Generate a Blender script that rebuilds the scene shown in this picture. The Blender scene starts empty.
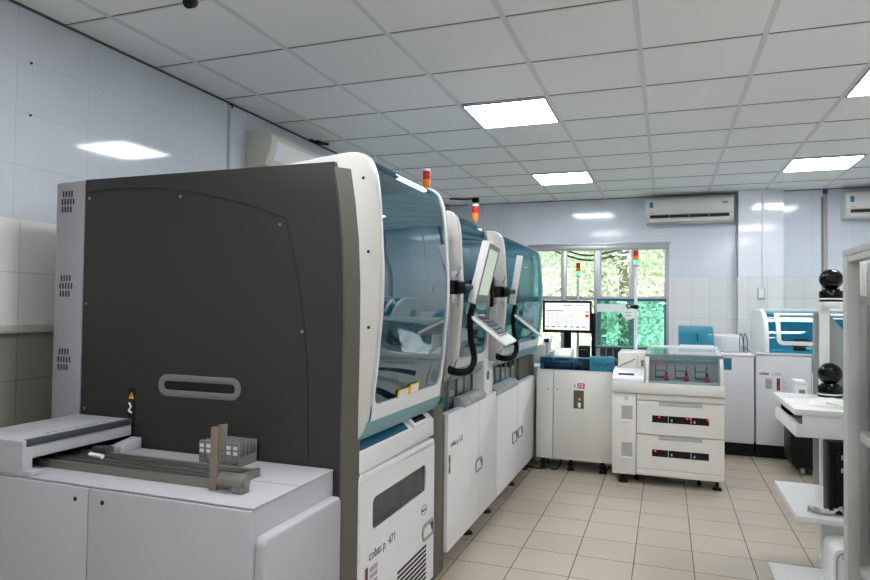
import bpy, bmesh, math, random
from mathutils import Vector, Matrix
random.seed(7)
SC = bpy.context.scene
COL = SC.collection
PI = math.pi

# ------------------------------------------------------------------ materials
def lin(c):
    return tuple(((v/255)/12.92 if v/255 <= .04045 else (((v/255)+.055)/1.055)**2.4) for v in c)

def sset(b, names, val):
    for n in names:
        if n in b.inputs:
            b.inputs[n].default_value = val
            return

MATS = {}
def pbr(name, rgb, rough=.5, metal=0., var=.04, scale=6., bump=0., bscale=200., spec=None, coat=0.):
    """principled material with a little procedural noise in colour and (optionally) bump"""
    m = bpy.data.materials.new(name); m.use_nodes = True
    nt = m.node_tree; b = nt.nodes['Principled BSDF']
    c = lin(rgb)
    tc = nt.nodes.new('ShaderNodeTexCoord')
    nz = nt.nodes.new('ShaderNodeTexNoise'); nz.inputs['Scale'].default_value = scale; nz.inputs['Detail'].default_value = 4
    nt.links.new(tc.outputs['Object'], nz.inputs['Vector'])
    mx = nt.nodes.new('ShaderNodeMix'); mx.data_type = 'RGBA'
    mx.inputs[6].default_value = (*[max(0, v*(1-var)) for v in c], 1)
    mx.inputs[7].default_value = (*[min(1, v*(1+var)) for v in c], 1)
    nt.links.new(nz.outputs[0], mx.inputs[0])
    nt.links.new(mx.outputs[2], b.inputs['Base Color'])
    b.inputs['Roughness'].default_value = rough
    b.inputs['Metallic'].default_value = metal
    if spec is not None: sset(b, ['Specular IOR Level'], spec)
    if coat: sset(b, ['Coat Weight'], coat)
    if bump:
        n2 = nt.nodes.new('ShaderNodeTexNoise'); n2.inputs['Scale'].default_value = bscale; n2.inputs['Detail'].default_value = 2
        nt.links.new(tc.outputs['Object'], n2.inputs['Vector'])
        bp = nt.nodes.new('ShaderNodeBump'); bp.inputs['Strength'].default_value = bump; bp.inputs['Distance'].default_value = .002
        nt.links.new(n2.outputs[0], bp.inputs['Height']); nt.links.new(bp.outputs[0], b.inputs['Normal'])
    MATS[name] = m
    return m

def emis(name, rgb, s):
    m = bpy.data.materials.new(name); m.use_nodes = True
    nt = m.node_tree; nt.nodes.clear()
    e = nt.nodes.new('ShaderNodeEmission'); e.inputs[0].default_value = (*lin(rgb), 1); e.inputs[1].default_value = s
    o = nt.nodes.new('ShaderNodeOutputMaterial'); nt.links.new(e.outputs[0], o.inputs[0])
    MATS[name] = m
    return m

def glass(name, rgb, rough=.01, boost=1.0, f0=.04):
    """thin tinted pane: transparent tint below a Schlick reflection that is the same from both sides"""
    m = bpy.data.materials.new(name); m.use_nodes = True
    nt = m.node_tree; nt.nodes.clear(); N = nt.nodes.new
    g = N('ShaderNodeNewGeometry'); d = N('ShaderNodeVectorMath'); d.operation = 'DOT_PRODUCT'
    nt.links.new(g.outputs['Normal'], d.inputs[0]); nt.links.new(g.outputs['Incoming'], d.inputs[1])
    def ma(op, a, bb=None):
        n = N('ShaderNodeMath'); n.operation = op
        for k, v in ((0, a), (1, bb)):
            if v is None: continue
            if isinstance(v, (int, float)): n.inputs[k].default_value = v
            else: nt.links.new(v, n.inputs[k])
        return n.outputs[0]
    ab = ma('ABSOLUTE', d.outputs['Value']); om = ma('SUBTRACT', 1., ab); p5 = ma('POWER', om, 5.)
    f = ma('ADD', ma('MULTIPLY', p5, (1-f0)*boost), f0*boost); f = ma('MINIMUM', f, 1.)
    t = N('ShaderNodeBsdfTransparent'); t.inputs[0].default_value = (*lin(rgb), 1)
    gl = N('ShaderNodeBsdfGlossy'); gl.inputs['Roughness'].default_value = rough; gl.inputs[0].default_value = (1, 1, 1, 1)
    mx = N('ShaderNodeMixShader'); nt.links.new(f, mx.inputs[0]); nt.links.new(t.outputs[0], mx.inputs[1]); nt.links.new(gl.outputs[0], mx.inputs[2])
    o = N('ShaderNodeOutputMaterial'); nt.links.new(mx.outputs[0], o.inputs[0])
    MATS[name] = m
    return m

def tiles(name, c1, c2, grout, w, h, u, v, ou, ov, mortar, rough, bump=.3, noise=.05, nscale=3., spots=0):
    """grid of tiles on a plane spanned by world axes u and v (0, 1, 2), lines at ou + k w and ov + k h"""
    m = bpy.data.materials.new(name); m.use_nodes = True
    nt = m.node_tree; b = nt.nodes['Principled BSDF']; N = nt.nodes.new; L = nt.links.new
    tc = N('ShaderNodeTexCoord'); sp = N('ShaderNodeSeparateXYZ'); L(tc.outputs['Object'], sp.inputs[0])
    def off(sock, o):
        n = N('ShaderNodeMath'); n.operation = 'SUBTRACT'; L(sock, n.inputs[0]); n.inputs[1].default_value = o - 100*w if False else o
        return n.outputs[0]
    cb = N('ShaderNodeCombineXYZ'); L(off(sp.outputs[u], ou), cb.inputs[0]); L(off(sp.outputs[v], ov), cb.inputs[1])
    br = N('ShaderNodeTexBrick'); L(cb.outputs[0], br.inputs['Vector'])
    br.offset = 0; br.squash = 1
    br.inputs['Scale'].default_value = 1; br.inputs['Brick Width'].default_value = w; br.inputs['Row Height'].default_value = h
    br.inputs['Mortar Size'].default_value = mortar; br.inputs['Mortar Smooth'].default_value = .1; br.inputs['Bias'].default_value = 0
    br.inputs['Color1'].default_value = (*lin(c1), 1); br.inputs['Color2'].default_value = (*lin(c2), 1); br.inputs['Mortar'].default_value = (*lin(grout), 1)
    nz = N('ShaderNodeTexNoise'); nz.inputs['Scale'].default_value = nscale; nz.inputs['Detail'].default_value = 6
    L(tc.outputs['Object'], nz.inputs['Vector'])
    mr = N('ShaderNodeMapRange'); mr.inputs[3].default_value = 1-noise; mr.inputs[4].default_value = 1+noise
    L(nz.outputs[0], mr.inputs[0])
    mx = N('ShaderNodeVectorMath'); mx.operation = 'SCALE'; L(br.outputs['Color'], mx.inputs[0]); L(mr.outputs[0], mx.inputs['Scale'])
    L(mx.outputs[0], b.inputs['Base Color'])
    b.inputs['Roughness'].default_value = rough
    bp = N('ShaderNodeBump'); bp.inputs['Strength'].default_value = bump; bp.inputs['Distance'].default_value = .0015; bp.invert = True
    L(br.outputs['Fac'], bp.inputs['Height']); L(bp.outputs[0], b.inputs['Normal'])
    MATS[name] = m
    return m

# ------------------------------------------------------------------ mesh builder
def catmull(pts, n=8):
    P = [Vector(p) for p in pts]
    if len(P) < 3: return P
    Q = [P[0]*2-P[1]] + P + [P[-1]*2-P[-2]]
    out = []
    for i in range(1, len(Q)-2):
        a, b, c, d = Q[i-1:i+3]
        for k in range(n):
            t = k/n
            out.append(.5*((2*b)+(c-a)*t+(2*a-5*b+4*c-d)*t*t+(3*b-a-3*c+d)*t**3))
    out.append(P[-1])
    return out

def rrect(x0, x1, y0, y1, r, seg=5):
    pts = []
    for cx, cy, a in ((x1-r, y0+r, -90), (x1-r, y1-r, 0), (x0+r, y1-r, 90), (x0+r, y0+r, 180)):
        for k in range(seg+1):
            t = math.radians(a+90*k/seg)
            pts.append((cx+r*math.cos(t), cy+r*math.sin(t)))
    return pts

def ax3(axis, a, p):
    return {'x': (a, p[0], p[1]), 'y': (p[0], a, p[1]), 'z': (p[0], p[1], a)}[axis]

class MB:
    def __init__(self): self.bm = bmesh.new()
    def _add(self, t, m=0, M=None, bev=0, seg=2):
        bmesh.ops.recalc_face_normals(t, faces=t.faces)
        if bev:
            es = [e for e in t.edges if len(e.link_faces) == 2 and e.calc_face_angle(0) > .5]
            if es: bmesh.ops.bevel(t, geom=es, offset=bev, segments=seg, affect='EDGES', profile=.5, clamp_overlap=True)
        for f in t.faces: f.material_index = m
        if M is not None: bmesh.ops.transform(t, matrix=M, verts=t.verts)
        me = bpy.data.meshes.new('tmp'); t.to_mesh(me); t.free()
        self.bm.from_mesh(me); bpy.data.meshes.remove(me)
        return self
    def box(self, x0, x1, y0, y1, z0, z1, bev=0, m=0, M=None, seg=2):
        t = bmesh.new(); bmesh.ops.create_cube(t, size=1)
        for v in t.verts:
            v.co = Vector((x0+(v.co.x+.5)*(x1-x0), y0+(v.co.y+.5)*(y1-y0), z0+(v.co.z+.5)*(z1-z0)))
        return self._add(t, m, M, bev, seg)
    def prism(self, pts, axis, a0, a1, bev=0, m=0, M=None, seg=2):
        t = bmesh.new()
        A = [t.verts.new(ax3(axis, a0, p)) for p in pts]; B = [t.verts.new(ax3(axis, a1, p)) for p in pts]
        n = len(pts)
        t.faces.new(A); t.faces.new(B[::-1])
        for i in range(n): t.faces.new((A[i], A[(i+1) % n], B[(i+1) % n], B[i]))
        return self._add(t, m, M, bev, seg)
    def ring(self, po, pi, axis, a0, a1, bev=0, m=0, M=None):
        t = bmesh.new(); n = len(po)
        L = [[t.verts.new(ax3(axis, a, p)) for p in pp] for pp in (po, pi) for a in (a0, a1)]
        oA, oB, iA, iB = L
        for i in range(n):
            j = (i+1) % n
            t.faces.new((oA[i], oA[j], oB[j], oB[i])); t.faces.new((iA[i], iA[j], iB[j], iB[i]))
            t.faces.new((oA[i], oA[j], iA[j], iA[i])); t.faces.new((oB[i], oB[j], iB[j], iB[i]))
        return self._add(t, m, M, bev)
    def cyl(self, p0, p1, r, r2=None, seg=16, m=0, bev=0):
        t = bmesh.new(); p0 = Vector(p0); p1 = Vector(p1); d = p1-p0
        bmesh.ops.create_cone(t, cap_ends=True, segments=seg, radius1=r, radius2=r if r2 is None else r2, depth=d.length)
        if bev: 
            es = [e for e in t.edges if e.calc_face_angle(0) > 1.2]
            bmesh.ops.bevel(t, geom=es, offset=bev, segments=2, affect='EDGES', profile=.5)
        M = Matrix.Translation((p0+p1)/2) @ d.to_track_quat('Z', 'Y').to_matrix().to_4x4()
        return self._add(t, m, M)
    def tube(self, pts, r, seg=10, m=0, n=8, smooth=True):
        P = catmull(pts, n) if smooth else [Vector(p) for p in pts]
        t = bmesh.new(); rings = []
        up = Vector((0, 0, 1))
        for i, p in enumerate(P):
            d = (P[min(i+1, len(P)-1)]-P[max(i-1, 0)]).normalized()
            s = d.cross(up)
            if s.length < 1e-3: s = d.cross(Vector((1, 0, 0)))
            s.normalize(); u = s.cross(d).normalized(); up = u
            rr = r(i/(len(P)-1)) if callable(r) else r
            rings.append([t.verts.new(p+s*rr*math.cos(2*PI*k/seg)+u*rr*math.sin(2*PI*k/seg)) for k in range(seg)])
        for a, b in zip(rings, rings[1:]):
            for k in range(seg): t.faces.new((a[k], a[(k+1) % seg], b[(k+1) % seg], b[k]))
        t.faces.new(rings[0]); t.faces.new(rings[-1])
        return self._add(t, m)
    def lathe(self, c, prof, seg=24, m=0, M=None):
        t = bmesh.new(); rings = []
        for r, z in prof:
            if r < 1e-6: rings.append([t.verts.new((c[0], c[1], c[2]+z))])
            else: rings.append([t.verts.new((c[0]+r*math.cos(2*PI*k/seg), c[1]+r*math.sin(2*PI*k/seg), c[2]+z)) for k in range(seg)])
        for a, b in zip(rings, rings[1:]):
            for k in range(seg):
                j = (k+1) % seg
                if len(a) == 1 and len(b) == 1: continue
                if len(a) == 1: t.faces.new((a[0], b[k], b[j]))
                elif len(b) == 1: t.faces.new((a[k], a[j], b[0]))
                else: t.faces.new((a[k], a[j], b[j], b[k]))
        if len(rings[0]) > 1: t.faces.new(rings[0])
        if len(rings[-1]) > 1: t.faces.new(rings[-1])
        return self._add(t, m, M)
    def sphere(self, c, r, m=0, sub=2, sc=(1, 1, 1)):
        t = bmesh.new(); bmesh.ops.create_uvsphere(t, u_segments=8*sub+4, v_segments=6*sub, radius=r)
        return self._add(t, m, Matrix.Translation(c) @ Matrix.Diagonal((*sc, 1)))
    def grid(self, rows, m=0, thick=None):
        """surface from rows of points; thick = vector offset per vertex or None"""
        t = bmesh.new()
        V = [[t.verts.new(p) for p in r] for r in rows]
        for a, b in zip(V, V[1:]):
            for k in range(len(a)-1): t.faces.new((a[k], a[k+1], b[k+1], b[k]))
        if thick:
            g = bmesh.ops.solidify(t, geom=list(t.faces), thickness=thick)
        return self._add(t, m)
    def mesh(self, me, M, m=0):
        t = bmesh.new(); t.from_mesh(me); return self._add_raw(t, m, M)
    def _add_raw(self, t, m, M):
        for f in t.faces: f.material_index = m
        bmesh.ops.transform(t, matrix=M, verts=t.verts)
        me = bpy.data.meshes.new('tmp'); t.to_mesh(me); t.free(); self.bm.from_mesh(me); bpy.data.meshes.remove(me); return self
    def build(self, name, mats, parent=None, label=None, origin=None, angle=35):
        if not isinstance(mats, (list, tuple)): mats = [mats]
        me = bpy.data.meshes.new(name)
        if parent is not None: org = Vector(parent['org'])
        elif origin is not None: org = Vector(origin)
        else:
            xs = [v.co for v in self.bm.verts]
            lo = [min(v[i] for v in xs) for i in range(3)]; hi = [max(v[i] for v in xs) for i in range(3)]
            org = Vector(((lo[0]+hi[0])/2, (lo[1]+hi[1])/2, lo[2]))
        bmesh.ops.translate(self.bm, vec=-org, verts=self.bm.verts)
        self.bm.to_mesh(me); self.bm.free()
        for mm in mats: me.materials.append(MATS[mm] if isinstance(mm, str) else mm)
        for p in me.polygons: p.use_smooth = True
        me.set_sharp_from_angle(angle=math.radians(angle))
        o = bpy.data.objects.new(name, me); COL.objects.link(o)
        o['org'] = list(org)
        if parent is not None: o.parent = parent
        else: o.location = org
        if label: o['label'] = label
        return o

def thing(name, label, cat, loc, group=None):
    o = bpy.data.objects.new(name, None); COL.objects.link(o)
    o.empty_display_size = .1
    o.location = loc; o['org'] = list(loc); o['label'] = label; o['category'] = cat
    if group: o['group'] = group
    return o
def tag(o, label, cat, group=None, kind=None):
    o['label'] = label; o['category'] = cat
    if group: o['group'] = group
    if kind: o['kind'] = kind
    return o
def struct(o, label=None):
    o['kind'] = 'structure'
    if label: o['label'] = label
    return o
def copy_tree(o, parent=None):
    c = o.copy(); COL.objects.link(c)
    if parent is not None: c.parent = parent
    for ch in list(o.children): copy_tree(ch, c)
    return c

def lettering(mb, txt, size, p, u, v, m=0, depth=.0008, bold=0., align='LEFT'):
    cu = bpy.data.curves.new('lettering', 'FONT'); cu.body = txt; cu.size = size; cu.extrude = depth; cu.align_x = align
    cu.offset = bold; cu.resolution_u = 3
    o = bpy.data.objects.new('lettering', cu); COL.objects.link(o)
    bpy.context.view_layer.update()
    dg = bpy.context.evaluated_depsgraph_get()
    me = bpy.data.meshes.new_from_object(o.evaluated_get(dg), depsgraph=dg)
    bpy.data.objects.remove(o); bpy.data.curves.remove(cu)
    u = Vector(u).normalized(); v = Vector(v).normalized(); n = u.cross(v)
    M = Matrix(((u.x, v.x, n.x, p[0]), (u.y, v.y, n.y, p[1]), (u.z, v.z, n.z, p[2]), (0, 0, 0, 1)))
    mb.mesh(me, M, m); bpy.data.meshes.remove(me)
    return mb

# ------------------------------------------------------------------ palette
pbr('white', (214, 216, 218), .38)
pbr('white_warm', (212, 210, 203), .4)
pbr('cab_white', (174, 173, 177), .45)
pbr('rack_steel', (186, 187, 184), .45)
pbr('column_grey', (152, 151, 157), .5)
pbr('shell_white', (228, 229, 230), .32)
pbr('rack_white', (226, 226, 224), .4)
pbr('light_grey', (168, 168, 170), .5)
pbr('mid_grey', (120, 120, 118), .5)
pbr('shell_side', (202, 201, 196), .38)
pbr('taupe', (90, 88, 79), .55)
pbr('dark_panel', (43, 43, 40), .62, bump=.15, bscale=900)
pbr('seam', (20, 20, 20), .7)
pbr('black', (13, 13, 14), .45, spec=.2)
pbr('rubber', (13, 13, 14), .6, spec=.25)
pbr('gloss_black', (8, 7, 8), .12, spec=.3)
pbr('steel', (150, 150, 148), .35, .8)
pbr('alu', (172, 174, 178), .4, .55)
pbr('track', (126, 124, 116), .38, .5)
pbr('belt', (60, 60, 58), .6)
pbr('teal', (36, 116, 142), .3)
pbr('teal_deep', (22, 82, 110), .25)
pbr('teal_strip', (112, 158, 166), .35)
pbr('slot', (10, 10, 11), .6)
pbr('red', (190, 22, 18), .35)
pbr('orange', (235, 120, 20), .35)
pbr('amber', (238, 170, 30), .35)
pbr('green', (30, 104, 62), .4)
pbr('yellow', (232, 196, 40), .5)
pbr('magenta', (176, 34, 92), .5)
pbr('maroon', (110, 30, 44), .5)
pbr('paper', (228, 228, 224), .8)
pbr('ink', (60, 62, 66), .7)
pbr('brown', (124, 114, 102), .6)
pbr('ac_white', (214, 214, 210), .35)
pbr('ac_cream', (206, 203, 192), .4)
pbr('grey_screen', (138, 146, 146), .5)
pbr('interior', (168, 176, 180), .5)
pbr('interior_dark', (56, 62, 68), .6)
pbr('smoke_red', (176, 30, 26), .3)
pbr('blue_tape', (30, 70, 110), .5)
glass('hood_glass', (148, 188, 196), .004, 1.2, .10)
glass('hood_glass_clear', (190, 224, 232), .004, .3, .05)
glass('hood_glass_mid', (172, 210, 218), .004, .9, .07)
glass('hood_top_glass', (142, 204, 216), .01, .4, .05)
glass('clear_glass', (206, 226, 228), .01, 1.0)
glass('case_glass', (240, 248, 249), .01, 1.0)
glass('window_glass', (228, 240, 230), .01, .8)
glass('guard_blue', (110, 178, 204), .02, 1.0)
glass('teal_glass', (188, 234, 240), .02, 1.0)
glass('teal_acrylic', (184, 224, 224), .02, .7)
glass('door_glass', (112, 164, 176), .01, .9, .08)
emis('lamp', (248, 251, 255), 22.)
emis('display', (238, 240, 246), .95)
emis('display_green', (200, 214, 196), .7)
emis('led_red', (255, 40, 30), 1.5)
emis('led_green', (120, 255, 170), 1.2)
tiles('tile_upper_x', (204, 211, 219), (202, 209, 217), (186, 192, 199), .39, .25, 1, 2, 2.092, 1.745, .0016, .06)
tiles('tile_upper_y', (216, 223, 233), (213, 220, 231), (192, 198, 206), .39, .25, 0, 2, .009, 1.745, .0016, .1)
tiles('tile_lower_x', (232, 231, 227), (228, 227, 223), (198, 196, 190), .40, .25, 1, 2, 2.13, 1.745, .002, .3)
tiles('tile_dado_x', (148, 146, 138), (144, 142, 134), (112, 110, 104), .40, .25, 1, 2, 2.13, 1.745, .002, .3)
tiles('tile_lower_y', (220, 222, 222), (216, 218, 218), (190, 190, 188), .2, .25, 0, 2, .086, 1.745, .002, .3)
tiles('tile_pillar', (226, 232, 240), (226, 232, 240), (214, 218, 226), .47, .25, 0, 2, .785, 1.745, .0012, .08)
tiles('floor_tile', (174, 163, 149), (169, 157, 142), (88, 78, 67), .3, .3, 0, 1, -.76, 4.2055, .0026, .24, noise=.07, nscale=2.)
pbr('ceiling_tile', (247, 249, 250), .85, var=.03, scale=2, bump=.5, bscale=160)
pbr('ceiling_bar', (222, 225, 226), .5)
pbr('ceiling_gap_shade', (84, 84, 84), .9)  # dark colour standing in for shadow in the ceiling gaps
pbr('wall_plain', (196, 201, 208), .4)
pbr('ledge', (188, 188, 180), .3)
pbr('bark', (116, 106, 90), .9)
pbr('outdoor_ground', (196, 190, 176), .9)
pbr('outdoor_wall', (226, 224, 214), .9)
pbr('leaf', (184, 194, 166), .6, var=.25, scale=3)
pbr('leaf_pale', (206, 211, 192), .6, var=.2, scale=3)

def backlit(name, rgb, t=.5):
    m = bpy.data.materials.new(name); m.use_nodes = True
    nt = m.node_tree; nt.nodes.clear(); N = nt.nodes.new
    a = N('ShaderNodeBsdfDiffuse'); c = N('ShaderNodeBsdfTranslucent'); mx = N('ShaderNodeMixShader'); o = N('ShaderNodeOutputMaterial')
    for n in (a, c): n.inputs[0].default_value = (*lin(rgb), 1)
    mx.inputs[0].default_value = t
    nt.links.new(a.outputs[0], mx.inputs[1]); nt.links.new(c.outputs[0], mx.inputs[2]); nt.links.new(mx.outputs[0], o.inputs[0])
    MATS[name] = m
backlit('film', (255, 255, 255), .35)
pbr('brown_dark', (84, 78, 66), .5); pbr('teal_light', (74, 196, 214), .35); pbr('handle_grey', (150, 150, 148), .4)
SKY, SUN, EXPO = .40, 4.6, 0.46
# ------------------------------------------------------------------ room
XL, XR, YB, YF, ZC = -2.83, 3.17, 8.30, -4.0, 2.743
Z0 = (0, 0, 0)
b = MB(); b.box(XL-.2, XR+.2, YF-.2, YB+.2, -.1, 0); struct(b.build('floor', 'floor_tile', origin=Z0), 'beige square floor tiles with thin dark joints')
b = MB(); b.box(XL-.2, XR+.2, YF-.2, YB+.2, ZC, ZC+.12)
cl = struct(b.build('ceiling', 'ceiling_tile', origin=Z0), 'white mineral tile ceiling')
CX = [-.735+.6*k for k in range(-3, 7)]
CY = [3.538+.6*k for k in range(-12, 8)]
b = MB()
for x in CX: b.box(x-.013, x+.013, YF, YB, ZC-.005, ZC, m=0)
for y in CY:
    b.box(XL, XR, y-.006, y+.008, ZC-.003, ZC, m=0)
    b.box(XL, XR, y-.0090, y-.006, ZC-.0034, ZC, m=1)  # tile edge shadow painted as a thin dark strip
struct(b.build('trim_1', ['ceiling_bar', 'ceiling_gap_shade'], origin=Z0), 'ceiling grid bars with dark strips painted as gap shadow')
b = MB(); b.box(XL, XL+.010, YF, YB, ZC-.010, ZC, m=0); b.box(XL, XR, YB-.010, YB, ZC-.008, ZC, m=0)  # edge shadow put in as dark solid strips
struct(b.build('trim_2', ['ceiling_gap_shade'], origin=Z0), 'dark strip painted as the shadow gap along the ceiling edge')

def banded(name, x0, x1, y0, y1, mats, label, holes=None, axis='x'):
    b = MB()
    b.box(x0, x1, y0, y1, 1.745, ZC+.05, m=0); b.box(x0, x1, y0, y1, 0, 1.745, m=1)
    return struct(b.build(name, mats, origin=Z0), label)
b = MB(); b.box(XL-.2, XL, YF-.2, YB+.2, 1.745, ZC+.05, m=0); b.box(XL-.2, XL, YF-.2, YB+.2, 1.235, 1.745, m=1); b.box(XL-.2, XL, YF-.2, YB+.2, 0, 1.235, m=2)
struct(b.build('wall_left', ['tile_upper_x', 'tile_lower_x', 'tile_dado_x'], origin=Z0), 'left wall of glossy white tiles above a darker tiled dado')
banded('wall_right', XR, XR+.2, YF-.2, YB+.2, ['tile_upper_x', 'tile_lower_x'], 'right wall of glossy white tiles')
banded('wall_front', XL, XR, YF-.2, YF, ['tile_upper_y', 'tile_lower_y'], 'wall behind the viewpoint')
b = MB()
WX0, WX1, WZ0, WZ1 = -1.69, .03, .56, 2.15
b.box(XL, WX0, YB, YB+.2, 1.745, ZC+.05, m=0); b.box(XL, WX0, YB, YB+.2, 0, 1.745, m=1)
b.box(WX1, XR, YB, YB+.2, 1.745, ZC+.05, m=0); b.box(WX1, XR, YB, YB+.2, 0, 1.745, m=1)
b.box(WX0, WX1, YB, YB+.2, WZ1, ZC+.05, m=0); b.box(WX0, WX1, YB, YB+.2, 0, WZ0, m=1)
struct(b.build('wall_back', ['tile_upper_y', 'tile_lower_y'], origin=Z0), 'back wall of glossy white tiles around the window')
b = MB(); b.box(.785, 1.25, 8.14, YB, 1.745, ZC, m=0, bev=0); b.box(.785, 1.25, 8.14, YB, 0, 1.745, m=1)
struct(b.build('wall_back_pillar', ['tile_pillar', 'tile_lower_y'], origin=Z0), 'shallow tiled pillar on the back wall')
b = MB(); b.box(XL, XL+.03, YF, 6.0, 1.214, 1.25, bev=.006)
struct(b.build('trim_3', 'ledge', origin=Z0), 'pale ledge strip along the left wall')
b = MB(); b.box(XL, XL+.022, 3.60, 3.64, 1.0, ZC-.02, bev=.004); b.box(XL, XL+.026, 3.605, 3.62, ZC-.04, ZC-.01, m=1)
struct(b.build('trim_4', ['wall_plain', 'slot'], origin=Z0), 'narrow vertical conduit on the left wall')

# window
w = MB(); fw = .06
w.box(WX0, WX1, YB-.01, YB+.07, WZ1-.06, WZ1, bev=.004); w.box(WX0, WX1, YB-.01, YB+.07, WZ0, WZ0+.05, bev=.004)
w.box(WX0, WX0+.055, YB-.0095, YB+.0695, WZ0+.048, WZ1-.058, bev=.004); w.box(WX1-.055, WX1, YB-.0095, YB+.0695, WZ0+.048, WZ1-.058, bev=.004)
win = w.build('window_1', 'alu', origin=Z0); struct(win, 'wide aluminium window with four tall panes')
for xm, hw in ((-.41, .03), (-.82, .045), (-1.245, .035)):
    w = MB(); w.box(xm-hw, xm+hw, YB, YB+.06, WZ0+.05, WZ1-.06, bev=.004)
    if hw > .04: w.box(xm-.004, xm+.004, YB-.003, YB+.01, WZ0+.05, WZ1-.06)
    w.build('mullion', 'alu', win)
edges = [-1.635, -1.28, -1.21, -.865, -.775, -.44, -.38, -.025]
for k in range(4):
    a, c = edges[2*k], edges[2*k+1]
    w = MB(); w.box(a, c, YB+.01, YB+.05, 1.455, 1.51, bev=.004); w.build('transom', 'alu', win)
    w = MB()
    for z0, z1 in ((WZ0+.05, 1.455), (1.51, WZ1-.06)): w.box(a, c, YB+.028, YB+.034, z0, z1)
    w.build('pane', 'window_glass', win)
w = MB(); w.box(WX0-.03, WX1+.03, YB-.05, YB, WZ0-.03, WZ0, bev=.004); w.build('sill', 'ledge', win)
w = MB(); w.box(WX0-.02, WX1+.02, YB-.012, YB, WZ1, WZ1+.03, bev=.003); w.build('head_trim', 'alu', win)

# ceiling lamps in their grid cells
lamp_spots = [(-1.335, 4.138, 'square ceiling light panel above the aisle, the larger of the left pair'),
              (-1.335, 6.538, 'square ceiling light panel near the window, the smaller of the left pair'),
              (1.065, 6.538, 'square ceiling light panel above the right analyser near the back wall'),
              (1.065, 4.138, 'square ceiling light panel cut by the right edge of the photo'),
              (-1.335, 1.738, 'square ceiling light panel above the conveyor cabinet outside the photo'),
              (1.065, 1.738, 'square ceiling light panel above the near shelving rack outside the photo'),
              (-1.335, -.662, 'added unseen square ceiling light panel behind the viewpoint on the left, as front fill'), (1.065, -.662, 'added unseen square ceiling light panel behind the viewpoint on the right, as front fill'),  # pair added out of view to fill the cabinet front
              (-1.335, -3.062, 'added unseen square ceiling light panel farthest behind the viewpoint on the left, as fill'), (1.065, -3.062, 'added unseen square ceiling light panel farthest behind the viewpoint on the right, as fill')]  # row added out of view to brighten the lower left wall
for x, y, lb in lamp_spots:
    t = thing('ceiling_light', lb, 'ceiling light', (x+.3, y+.3, ZC-.012), 'ceiling light panels')
    f = MB(); f.ring([(x+.012, y+.012), (x+.588, y+.012), (x+.588, y+.588), (x+.012, y+.588)], [(x+.024, y+.024), (x+.576, y+.024), (x+.576, y+.576), (x+.024, y+.576)], 'z', ZC-.012, ZC-.0005)
    f.build('frame', 'alu', t)
    f = MB(); f.box(x+.024, x+.576, y+.024, y+.576, ZC-.010, ZC-.003); f.build('diffuser', 'lamp', t)

# dome camera under the ceiling
t = thing('ceiling_camera', 'small black security camera hanging from the ceiling at the top left', 'camera', (-1.93, 2.21, ZC-.1))
b = MB(); b.lathe((-1.93, 2.21, ZC-.06), [(.0, .06), (.055, .06), (.055, .03), (.03, 0), (0, 0)]); b.build('mount', 'shell_white', t)
b = MB(); b.cyl((-1.955, 2.235, ZC-.062), (-1.915, 2.16, ZC-.105), .024, seg=20, bev=.005); b.cyl((-1.93, 2.20, ZC-.08), (-1.93, 2.21, ZC-.05), .012)
b.build('camera_body', 'black', t)
b = MB(); b.cyl((-1.9152, 2.1603, ZC-.1048), (-1.9140, 2.158, ZC-.1062), .017, seg=20); b.build('lens', 'gloss_black', t)

# black wall plugs on the left wall
for y, z, lb in ((2.16, 2.487, 'upper of two black wall plugs on the left tiled wall'), (2.163, 2.24, 'lower of two black wall plugs on the left tiled wall')):
    b = MB(); b.cyl((XL, y, z), (XL+.006, y, z), .006, seg=10); tag(b.build('wall_plug', 'slot'), lb, 'wall plug', 'wall plugs on the left wall')

# air conditioners
def ac_back(x0, x1, z0, z1, lb, logo, mat='ac_white'):
    d = .215; y1 = YB; y0 = YB-d
    t = thing('air_conditioner', lb, 'air conditioner', ((x0+x1)/2, YB-.1, z0), 'wall air conditioners')
    prof = [(y1, z0+.03), (y1, z1), (y0+.03, z1), (y0+.006, z1-.02), (y0, z1-.06), (y0, z0+.10), (y0+.02, z0+.055), (y0+.075, z0+.005), (y1-.02, z0)]
    b = MB(); b.prism(prof, 'x', x0, x1, bev=.008); b.build('housing', mat, t)
    b = MB(); b.box(x0+.05, x1-.05, y0-.003, y0+.03, z0+.062, z0+.094); b.build('air_slot', 'slot', t)
    for k in range(1, 4):
        xx = x0+.05+(x1-x0-.1)*k/4
        b = MB(); b.box(xx-.004, xx+.004, y0-.004, y0+.02, z0+.062, z0+.094); b.build('vane', 'light_grey', t)
    b = MB(); b.box(x0+.05, x1-.05, y0+.012, y0+.07, z0+.014, z0+.055, bev=.004, M=None); b.build('louver', mat, t)
    b = MB(); b.box(x0+.01, x1-.01, y0-.002, y0+.01, z0+.098, z0+.102); b.build('seam', 'mid_grey', t)
    if logo:
        b = MB(); b.box(x0+.045, x0+.085, y0-.0025, y0, z1-.115, z1-.05); b.build('sticker', 'teal', t)
        b = MB(); b.box(x1-.13, x1-.06, y0-.0025, y0, z1-.085, z1-.07); b.build('maker_mark', 'mid_grey', t)
        b = MB(); b.box(x0+.05, x0+.1, y0-.0025, y0, z0+.118, z0+.124); b.build('model_mark', 'mid_grey', t)
    return t
ac_back(-.237, .735, 2.385, 2.685, 'white split air conditioner high on the wall right of the window', True)
ac_back(1.845, 2.75, 2.375, 2.665, 'white split air conditioner cut off by the right edge of the photo', True)
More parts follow.
